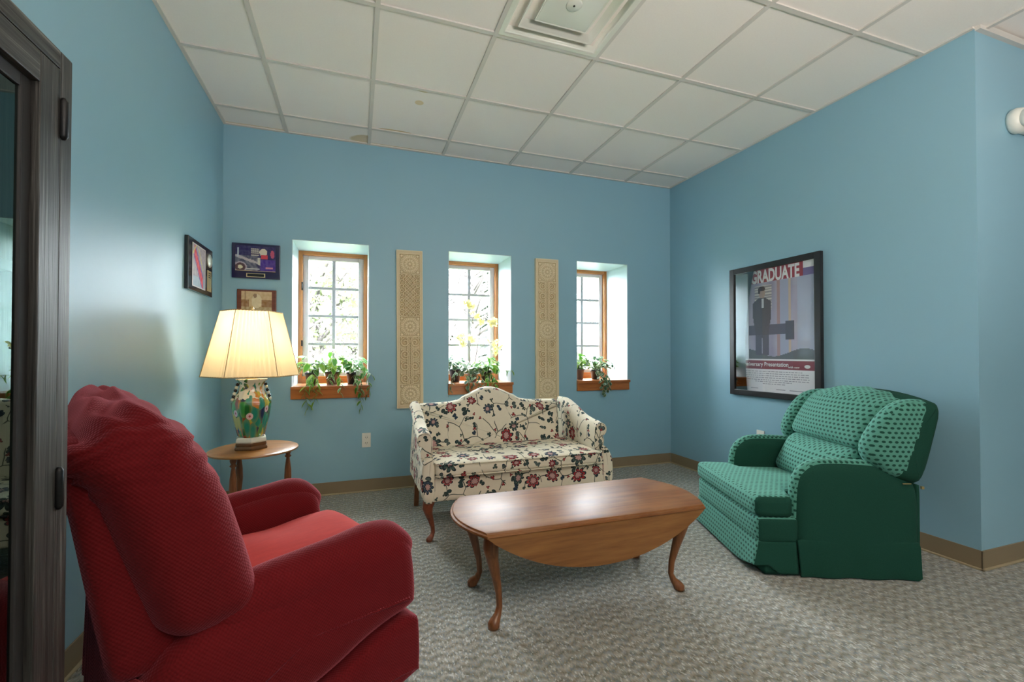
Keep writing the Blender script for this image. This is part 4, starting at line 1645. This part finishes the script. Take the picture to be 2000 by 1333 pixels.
def sepfun(u, v):
    n1 = noise.noise(Vector((u*12, v*9, 5)))
    c_ = np.array((.58, .44, .26))+.08*n1
    if v < .62 and (u < .26 or u > .66): c_ = np.array((.30, .17, .08))+.1*n1
    if v < .30: c_ = np.array((.42, .34, .20))+.14*n1
    if ((u-.5)/.17)**2+((v-.55)/.33)**2 < 1: c_ = np.array((.66, .58, .40))+.06*n1
    if ((u-.45)/.06)**2+((v-.80)/.10)**2 < 1: c_ = np.array((.26, .18, .12))
    if abs(u-.13) < .006 or abs(u-.80) < .006: c_ = np.array((.25, .15, .08))
    return tuple(np.clip(c_, 0, 1))


painted('photo', .205, .165, 44, 34, sepfun, D_, 'xz', (0, -.0212, .004))

# ------------------------------------------------------------------ outlets and wall light


def outlet(loc, rz, label):
    o = empty('wall_outlet', loc, rz, label=label, cat='outlet', group='white wall outlets')
    box('cover_plate', -.034, .034, -.006, 0, -.058, .058, M_WHITE, o, .002)
    for z in (-.022, .022):
        r_ = link('receptacle', box_bm([(-.016, .016, -.009, -.004, z-.014, z+.014)], .003), M_WHITE, o)
        link('slot', box_bm([(-.008, -.005, -.0098, -.0085, z-.004, z+.007), (.005, .008, -.0098, -.0085, z-.004, z+.007), (-.002, .002, -.0098, -.0085, z-.011, z-.007)]), M_DARKSLOT, r_)
    return o


outlet((.082, YB, .416), 0, 'white duplex wall outlet on the back wall left of the loveseat')
outlet((XR, 2.618, .448), math.radians(-90), 'white duplex wall outlet on the right wall behind the green recliner')

EL = empty('emergency_light', (3.405, YC, 2.385), label='white round wall-mounted emergency light head with clear lens at upper right', cat='light')
o = lathe('housing', [(.058, 0), (.066, .01), (.068, .03), (.060, .05), (.045, .058), (.001, .060)], M_WHITE, EL, 32)
o.rotation_euler = (math.radians(90), 0, 0)
# tilted barrel lamp with lens
o = lathe('lamp_head', [(.030, -.01), (.043, .01), (.045, .06), (.040, .075), (.036, .072), (.034, .064)], M_WHITE, EL, 28)
o.rotation_euler = (math.radians(115), 0, math.radians(-25))
o.location = (.0, -.035, .012)
o2 = lathe('lens', [(.001, .070), (.02, .069), (.035, .064)], MT('clear_lens', (.35, .34, .32), .1, .8, .5).m, o, 24)
o3 = link('base_bracket', box_bm([(.03, .16, -.05, 0, -.055, .045)], .015, 3), M_WHITE, EL, True)

# ------------------------------------------------------------------ plants
def leaf_mesh(name, L, Wd, shape, c_in, c_rim, curl=.25, fold=.2, nseg=6):
    """blade: mid rib plus two half widths, coloured centre and rim"""
    V, Fc, Cc = [], [], []
    rowsn = nseg
    for i in range(rowsn+1):
        t_ = i/rowsn
        if shape == 'heart': wv = Wd*math.sin(math.pi*min(1, t_*.93+.07))**.75*(1-.38*t_)
        elif shape == 'round': wv = Wd*math.sqrt(max(0, 1-(2*t_-1)**2))
        else: wv = Wd*math.sin(math.pi*t_)**.8
        if i == rowsn: wv = .0006
        for s in (-1, -.62, 0, .62, 1):
            x = s*wv
            y = t_*L-(.10*L*(1-t_)*abs(s) if shape == 'heart' and t_ < .2 else 0)
            z = -curl*L*t_*t_+fold*abs(x)
            V.append((x, y, z))
            Cc.append(c_rim if abs(s) == 1 or i in (0, rowsn) else c_in)
    for i in range(rowsn):
        for k in range(4):
            a = i*5+k
            Fc.append((a, a+1, a+6, a+5))
    me = bpy.data.meshes.new(name)
    me.from_pydata(V, [], Fc)
    at = me.color_attributes.new('Col', 'FLOAT_COLOR', 'POINT')
    at.data.foreach_set('color', np.array([(*c_, 1) for c_ in Cc], np.float32).ravel())
    me.polygons.foreach_set('use_smooth', [True]*len(me.polygons))
    me.materials.append(M_LEAF)
    return me


LG = [leaf_mesh('leaf', .052, .019, 'heart', (.10, .30, .03), (.42, .55, .16)),
      leaf_mesh('leaf', .050, .018, 'heart', (.03, .17, .02), (.35, .45, .14), .35),
      leaf_mesh('leaf', .055, .018, 'heart', (.26, .46, .05), (.50, .60, .20), .2)]
LW = [leaf_mesh('leaf', .048, .018, 'heart', (.10, .27, .06), (.72, .76, .60)),
      leaf_mesh('leaf', .046, .017, 'heart', (.45, .55, .40), (.78, .80, .72), .3)]
LR = [leaf_mesh('leaf', .034, .016, 'round', (.10, .20, .11), (.62, .66, .46), .15),
      leaf_mesh('leaf', .030, .015, 'round', (.06, .14, .07), (.58, .62, .42), .3)]


def put_leaf(parent, me, loc, yaw, pitch, roll, s):
    o = bpy.data.objects.new('leaf', me)
    o.location = loc
    o.rotation_euler = (pitch, roll, yaw)
    o.scale = (s, s, s)
    o.parent = parent
    COL.objects.link(o)
    return o


def plant(name, loc, label, cat, potmat, pr, ph_, leaves, nleaf, spread, hmax, vines, seed, group='potted plants on the window sills', tilt=0, lim=None):
    nleaf = int(nleaf*1.9)
    if lim: lim = (lim[0], lim[1], 3.95)
    rg = random.Random(seed)
    P = empty(name, loc, 0, label=label, cat=cat, group=group)
    pot = lathe('pot', [(pr*.70, 0), (pr*.73, .003), (pr*.93, ph_*.84), (pr*1.0, ph_*.85), (pr*1.02, ph_), (pr*.92, ph_), (pr*.90, ph_*.86)], potmat, P, 22)
    lathe('soil', [(.001, ph_*.88), (pr*.90, ph_*.87)], M_SOIL, P, 16)
    stems = []
    for k in range(nleaf):
        a = rg.uniform(0, 2*math.pi)
        rr = spread*math.sqrt(rg.uniform(.05, 1))
        h = ph_+hmax*rg.uniform(.15, 1)*(1-.55*(rr/spread)**2)
        x, y = rr*math.cos(a), rr*math.sin(a)*.6
        if lim:
            x = max(lim[0]-loc[0], min(lim[1]-loc[0], x))
            y = min(lim[2]-loc[1], y)
        # leaf base position then blade pointing outward and partly to the room
        yaw = math.atan2(y-.5*spread*rg.uniform(.2, 1.3), x)-math.pi/2
        dirv = Vector((-math.sin(yaw), math.cos(yaw), 0))
        me = rg.choice(leaves)
        put_leaf(P, me, (x, y, h), yaw, rg.uniform(-.9, .35), rg.uniform(-.5, .5), rg.uniform(1.1, 1.65))
        stems.append(([(rg.uniform(-.3, .3)*pr, rg.uniform(-.3, .3)*pr, ph_*.9), (x*.55, y*.55, ph_*.6+h*.55), (x, y, h)], .0013))
    for vn in vines:
        pts = [Vector(p)-Vector(loc) for p in vn]
        pth = [Vector((0, -.2*pr, ph_*.9))]+pts
        sp_ = resample([tuple(p) for p in chaikin([tuple(p) for p in pth], 2, False)], max(6, int(len(pth)*5)), False)
        stems.append(([tuple(p) for p in sp_], .0014))
        L = 0
        side = 1
        for i in range(3, len(sp_)):
            L += np.linalg.norm(sp_[i]-sp_[i-1])
            if L > .022:
                L = 0
                side = -side
                yaw = rg.choice((math.pi/2, -math.pi/2))*.0+side*rg.uniform(.6, 1.9)+math.pi
                put_leaf(P, rg.choice(leaves[:2]), tuple(sp_[i]), yaw, rg.uniform(-1.3, -.5), rg.uniform(-.3, .3), rg.uniform(.9, 1.3))
    tubes('stem', stems, M_STEM, P, 5)
    return P


zs = ZS
yv = YB-.045
plant('potted_pothos', (-.345, 3.83, zs), 'trailing pothos in the leftmost pot of the left window sill', 'plant', M_BLACKPOT, .055, .10, [LG[2], LG[0], LW[0]], 26, .115, .15,
      [[(-.355, 3.70, .93), (-.37, yv-.01, .86), (-.375, yv-.012, .78), (-.345, yv-.012, .72), (-.355, yv-.012, .685)], [(-.30, 3.70, .93), (-.28, yv-.01, .875), (-.285, yv-.012, .80), (-.31, yv-.012, .74)], [(-.33, 3.70, .95), (-.33, yv-.005, .90), (-.325, yv-.012, .82)]], 1, lim=(-.44, .06, 3.99))
plant('potted_pothos', (-.190, 3.86, zs), 'bushy pothos in a taupe pot at the middle of the left window sill', 'plant', M_BROWNPOT, .058, .105, [LG[0], LW[0], LG[2], LW[1]], 32, .125, .20,
      [[(-.19, 3.74, .95), (-.20, 3.70, .90)], [(-.13, 3.74, .93), (-.115, yv-.006, .88), (-.115, yv-.012, .79)]], 2, lim=(-.44, .06, 3.99))
plant('potted_pothos', (-.025, 3.84, zs), 'white-variegated pothos in the rightmost pot of the left window sill', 'plant', M_BLACKPOT, .056, .10, [LW[0], LG[1], LG[0], LW[1]], 28, .12, .17,
      [[(.02, 3.72, .93), (.045, yv-.01, .86), (.03, yv-.012, .76), (.045, yv-.012, .70), (.03, yv-.012, .665)], [(.06, 3.74, .96), (.085, yv-.01, .92), (.11, yv-.012, .84), (.09, yv-.012, .79)], [(.0, 3.72, .93), (.0, yv-.01, .875), (.02, yv-.012, .80)], [(.07, 3.74, .98), (.11, yv-.01, .955), (.135, yv-.012, .93)]], 3, lim=(-.44, .06, 3.99))
plant('potted_peperomia', (.865, 3.87, zs), 'round-leaved grey-green plant in black pot at the left of the middle window sill', 'plant', M_BLACKPOT, .056, .115, LR+[LW[1]], 34, .12, .14,
      [[(.84, 3.72, .95), (.79, yv-.005, .90), (.765, yv-.012, .83), (.755, yv-.012, .77)], [(.92, 3.75, .95), (.92, yv-.008, .88), (.925, yv-.012, .80), (.92, yv-.012, .76)]], 4, lim=(.80, 1.29, 3.99))
plant('potted_ivy', (1.005, 3.80, zs), 'cream-edged ivy spilling over the middle window sill before the orchid', 'plant', M_PINKPOT, .045, .07, LR, 30, .10, .09,
      [[(.97, 3.70, .93), (.965, yv-.008, .87), (.96, yv-.012, .80)], [(1.01, 3.70, .92), (1.02, yv-.008, .87), (1.02, yv-.012, .79)], [(1.05, 3.70, .92), (1.07, yv-.008, .87), (1.07, yv-.012, .81)], [(.94, 3.70, .92), (.93, yv-.008, .87), (.90, yv-.012, .80)]], 5, lim=(.80, 1.29, 3.99))
plant('potted_pothos', (1.155, 3.84, zs), 'bright green pothos in black pot at the right of the middle window sill', 'plant', M_BLACKPOT, .056, .10, [LG[0], LG[1], LG[2], LW[0]], 30, .12, .14,
      [[(1.12, 3.70, .92), (1.10, yv-.01, .87), (1.10, yv-.012, .82)], [(1.18, 3.70, .92), (1.17, yv-.01, .87), (1.16, yv-.012, .83)], [(1.25, 3.72, .98), (1.30, yv, .96), (1.335, yv-.01, .97)]], 6, lim=(.80, 1.29, 3.99))
plant('potted_fern', (2.125, 3.84, zs), 'lime green leafy plant in dark pot at the left of the right window sill', 'plant', M_BROWNPOT, .055, .105, [LG[2], LG[0], LW[1]], 30, .095, .19, [], 7, lim=(2.05, 2.50, 3.99))
plant('potted_ivy', (2.29, 3.80, zs), 'variegated ivy in dark pot trailing off the right window sill', 'plant', M_BLACKPOT, .052, .095, LR+[LW[0]], 40, .13, .15,
      [[(2.25, 3.70, .94), (2.235, yv-.008, .87), (2.24, yv-.012, .79), (2.26, yv-.012, .75)], [(2.28, 3.70, .94), (2.285, yv-.008, .87), (2.285, yv-.012, .79), (2.27, yv-.012, .735)], [(2.32, 3.70, .94), (2.325, yv-.008, .88), (2.32, yv-.012, .81), (2.30, yv-.012, .77)], [(2.36, 3.74, 1.0), (2.41, 3.72, 1.05), (2.45, 3.71, .98)], [(2.26, 3.70, .95), (2.26, yv-.02, .86), (2.265, yv-.022, .79)], [(2.31, 3.70, .95), (2.30, yv-.02, .86), (2.30, yv-.022, .80)]], 8, lim=(2.05, 2.50, 3.99))

# orchid
OR = empty('artificial_orchid', (1.045, 3.90, zs), label='tall pale yellow artificial orchid standing in the middle window', cat='plant', group='potted plants on the window sills')
lathe('pot', [(.032, 0), (.034, .003), (.045, .075), (.048, .08), (.043, .08)], M_PINKPOT, OR, 20)


def petal_mesh():
    V, Fc, Cc = [], [], []
    for k in range(5):
        a = k*2*math.pi/5+math.pi/2
        L, Wd = (.034, .015) if k % 2 else (.031, .011)
        b0 = len(V)
        for i in range(5):
            t_ = i/4
            wv = Wd*math.sin(math.pi*min(1, t_*.85+.15))**.7
            for s in (-1, 0, 1):
                x, y = s*wv, .004+t_*L
                V.append((x*math.cos(a)-y*math.sin(a), x*math.sin(a)+y*math.cos(a), .006*t_*(1-abs(s))+.004*math.sin(k*2.0)+.010*t_*t_))
                Cc.append((.78, .62, .14) if t_ < .2 else (.76, .73, .44) if abs(s) else (.72, .64, .28))
        for i in range(4):
            for s in (0, 1):
                q = b0+i*3+s
                Fc.append((q, q+1, q+4, q+3))
    me = bpy.data.meshes.new('blossom')
    me.from_pydata(V, [], Fc)
    at = me.color_attributes.new('Col', 'FLOAT_COLOR', 'POINT')
    at.data.foreach_set('color', np.array([(*c_, 1) for c_ in Cc], np.float32).ravel())
    me.polygons.foreach_set('use_smooth', [True]*len(me.polygons))
    me.materials.append(M_PETAL)
    return me


pm = petal_mesh()
oo = Vector((1.045, 3.90, zs))
rg = random.Random(11)
blooms = [(.925, 1.59), (.965, 1.575), (.945, 1.555), (.99, 1.545), (.985, 1.49), (1.02, 1.46), (1.06, 1.43), (1.04, 1.475), (1.075, 1.40), (1.14, 1.42), (1.18, 1.41), (1.205, 1.43), (1.20, 1.39), (1.16, 1.385),
          (.86, 1.265), (.90, 1.29), (.92, 1.255), (.885, 1.23), (.96, 1.265), (.985, 1.24), (.905, 1.20), (1.145, 1.245), (1.20, 1.215), (1.235, 1.235), (1.25, 1.18), (1.215, 1.165), (1.18, 1.20), (1.21, 1.13)]
for (x, z) in blooms:
    o = bpy.data.objects.new('blossom', pm)
    COL.objects.link(o)
    o.parent = OR
    o.location = Vector((x*1.0+.02, 3.80+rg.uniform(-.03, .03), z))-oo
    o.rotation_euler = (math.radians(90)+rg.uniform(-.5, .5), rg.uniform(-.3, .3), rg.uniform(-.8, .8))
    sc_ = rg.uniform(.85, 1.15)
    o.scale = (sc_, sc_, sc_)
stm = []


def W2(p): return tuple(Vector(p)-oo)


stm.append(([W2(p) for p in [(1.045, 3.90, .92), (1.05, 3.85, 1.05), (1.085, 3.82, 1.30), (1.10, 3.80, 1.46), (1.13, 3.79, 1.44), (1.20, 3.79, 1.41)]], .0026))
stm.append(([W2(p) for p in [(1.04, 3.90, .92), (1.0, 3.86, 1.05), (1.0, 3.83, 1.30), (1.02, 3.81, 1.48), (.98, 3.80, 1.56), (.92, 3.80, 1.60), (.875, 3.79, 1.60)]], .0024))
stm.append(([W2(p) for p in [(1.0, 3.84, 1.15), (.96, 3.82, 1.24), (.90, 3.80, 1.26), (.83, 3.79, 1.25)]], .0018))
stm.append(([W2(p) for p in [(1.06, 3.84, 1.13), (1.14, 3.82, 1.22), (1.21, 3.80, 1.22), (1.27, 3.79, 1.16)]], .0018))
tubes('stem', stm, M_BSTEM, OR, 6)
for (x, z) in ((.865, 1.60), (.82, 1.275), (.805, 1.245), (1.285, 1.155)):
    bm = bmesh.new()
    bmesh.ops.create_uvsphere(bm, u_segments=8, v_segments=6, radius=.008)
    link('bud', bm, M_BSTEM, OR, True, loc=Vector((x, 3.79, z))-oo)
for k in range(6):
    a = k*1.05+.3
    put_leaf(OR, LG[1], (0, 0, .085), a, .2, 0, 1.6)

# ------------------------------------------------------------------ outside
t = MT('lawn_grass', (.10, .16, .05), .95, .2)
t.base(t.mix(t.noise(t.co(), .6, 5), (.05, .075, .03), (.09, .11, .05)))
lawn = tag(box('lawn', -40, 60, YO+.02, 80, -.6, -.35, t.m), kind='structure')
t = MT('asphalt_drive', (.16, .16, .165), .9)
tag(box('driveway', 5.5, 14, YO+2, 11.2, -.349, -.33, t.m), kind='structure')

t = MT('pale_spring_leaves', rough=.7)
tcol = t.n('ShaderNodeObjectInfo').outputs['Random']
t.base(t.ramp(tcol, [(0, (.075, .095, .045)), (.5, (.09, .105, .058)), (1, (.10, .10, .062))]))
tr = t.n('ShaderNodeBsdfTranslucent', ins={'Color': (.09, .11, .045)})
mx = t.n('ShaderNodeMixShader', ins={0: .4, 1: t.b.outputs[0], 2: tr.outputs[0]})
t.nt.links.new(mx.outputs[0], t.nt.nodes['Material Output'].inputs[0])
M_TREE = t.m
M_BARK = MT('grey_bark', (.045, .036, .034), .9).m
M_SPRUCE = MT('spruce_needles', (.045, .052, .042), .8).m


def tree(x, y, h, r, label, seed, trunk=.16, leaves=1400, bare=False, name='garden_tree'):
    rg = random.Random(seed)
    T = empty(name, (x, y, -.35), label=label, cat='tree', group='trees outside the windows')
    stems = [([(0, 0, 0), (.05, 0, h*.35), (0, .05, h*.6), (.05, 0, h*.9)], [trunk, trunk*.8, trunk*.5, .02])]
    tips = []
    for k in range(26):
        a = rg.uniform(0, 6.28)
        z0 = h*rg.uniform(.25, .75)
        L = r*rg.uniform(.5, 1)
        p1 = (L*.5*math.cos(a), L*.5*math.sin(a), z0+L*.35)
        p2 = (L*math.cos(a), L*math.sin(a), z0+L*rg.uniform(.5, .9))
        stems.append(([(0, 0, z0), p1, p2], [trunk*.35, trunk*.2, .012]))
        for q in range(5):
            d = Vector((rg.gauss(0, 1), rg.gauss(0, 1), rg.gauss(.4, 1))).normalized()*r*.35
            stems.append(([p1 if q % 2 else p2, tuple(Vector(p1 if q % 2 else p2)+d)], [.018, .006]))
            tips.append(Vector(p1 if q % 2 else p2)+d)
    tubes('trunk', stems, M_BARK, T, 5)
    if not bare:
        V, Fc = [], []
        for k in range(leaves):
            c_ = rg.choice(tips)+Vector((rg.gauss(0, 1), rg.gauss(0, 1), rg.gauss(0, 1)))*r*.16
            n_ = Vector((rg.gauss(0, 1), rg.gauss(0, 1), rg.gauss(0, 1))).normalized()
            a_ = n_.orthogonal().normalized()*rg.uniform(.06, .13)
            b_ = n_.cross(a_)*.7
            i0 = len(V)
            V += [c_-a_, c_+b_, c_+a_, c_-b_]
            Fc.append((i0, i0+1, i0+2, i0+3))
        me = bpy.data.meshes.new('foliage')
        me.from_pydata([tuple(v) for v in V], [], Fc)
        tag(link('foliage', me, M_TREE, T), kind='stuff')
    return T


tree(-1.1, 13.5, 4.6, 2.1, 'leafy pale green tree seen through the left window', 21, .15, 2600)
tree(-.1, 20.5, 4.4, 2.0, 'smaller leafy tree at the right of the left window view', 22, .12, 2000)
tree(-.95, 9.2, 4.4, .5, 'slim bare-trunked tree close outside the left window', 27, .09, 120)
tree(3.4, 12.6, 6.0, 1.5, 'bare branching tree seen through the middle window', 23, .12, 0, True)
tree(17.5, 26.5, 5.4, 2.2, 'leafy tree beyond the pale house in the right window', 25, .2, 1600)
# spruce
SP = empty('spruce_tree', (5.1, 16.0, -.35), label='drooping grey-green spruce seen at the right of the middle window', cat='tree', group='trees outside the windows')
rg = random.Random(31)
V, Fc = [], []
for lv in range(22):
    z = .6+lv*.32
    R_ = 1.9*(1-lv/23)
    for k in range(12):
        a = rg.uniform(0, 6.28)
        for q in range(5):
            s0, s1 = R_*q/5, R_*(q+1)/5
            w_ = .12*(1-q/7)
            p0 = Vector((s0*math.cos(a), s0*math.sin(a), z-.25*s0))
            p1 = Vector((s1*math.cos(a), s1*math.sin(a), z-.25*s1))
            nrm = Vector((-math.sin(a), math.cos(a), 0))*w_
            i0 = len(V)
            V += [p0-nrm+Vector((0, 0, -.05)), p0+Vector((0, 0, .02)), p1+Vector((0, 0, .02)), p1-nrm*.8+Vector((0, 0, -.07)), p0+nrm+Vector((0, 0, -.05)), p1+nrm*.8+Vector((0, 0, -.07))]
            Fc += [(i0, i0+1, i0+2, i0+3), (i0+1, i0+4, i0+5, i0+2)]
me = bpy.data.meshes.new('foliage')
me.from_pydata([tuple(v) for v in V], [], Fc)
tag(link('foliage', me, M_SPRUCE, SP), kind='stuff')
tubes('trunk', [([(0, 0, 0), (0, 0, 7.6)], [.14, .02])], M_BARK, SP, 8)

M_SIDING = MT('pale_siding', (.24, .24, .24), .8).m
M_SIDED = MT('siding_shadow_gap', (.06, .06, .065), .8).m
M_ROOF = MT('grey_roof', (.045, .045, .048), .9).m
M_HWIN = MT('dark_house_window', (.05, .055, .06), .15).m


def house(name, x, y, W_, D2, H2, rz, label, roofh=1.3):
    h = empty(name, (x, y, -.35), rz, label=label, cat='house', group='houses outside the windows')
    box('wall', 0, W_, 0, D2, 0, H2, M_SIDING, h)
    V = [(-.3, -.35, H2), (W_+.3, -.35, H2), (W_+.3, D2+.35, H2), (-.3, D2+.35, H2), (-.3, D2/2, H2+roofh), (W_+.3, D2/2, H2+roofh)]
    link('roof', mesh_from('roof', V, [(0, 1, 5, 4), (3, 4, 5, 2), (0, 4, 3), (1, 2, 5), (0, 3, 2, 1)]), M_ROOF, h)
    box('eave_board', -.3, W_+.3, -.37, -.33, H2-.16, H2+.01, M_SIDED, h)
    k = .2
    sid = []
    while k < H2-.2:
        sid.append((0, W_, -.012, 0, k, k+.015))
        k += .2
    link('siding_course', box_bm(sid), M_SIDED, h)
    for wx in (W_*.2, W_*.6):
        w_ = box('window', wx, wx+.9, -.03, 0, .75, 1.45, M_HWIN, h)
        link('window_frame', box_bm([(wx-.06, wx, -.05, 0, .69, 1.51), (wx+.9, wx+.96, -.05, 0, .69, 1.51), (wx, wx+.9, -.05, 0, .69, .75), (wx, wx+.9, -.05, 0, 1.45, 1.51)]), M_SIDING, w_)
    return h


house('neighbour_house', 7.6, 15.0, 7.0, 6, 1.85, -.1, 'low pale sided house with grey roof seen through the right window', 1.1)
house('neighbour_house', .2, 24.0, 6.5, 6, 2.6, .05, 'pale gabled house behind the trees in the left window', 1.6)
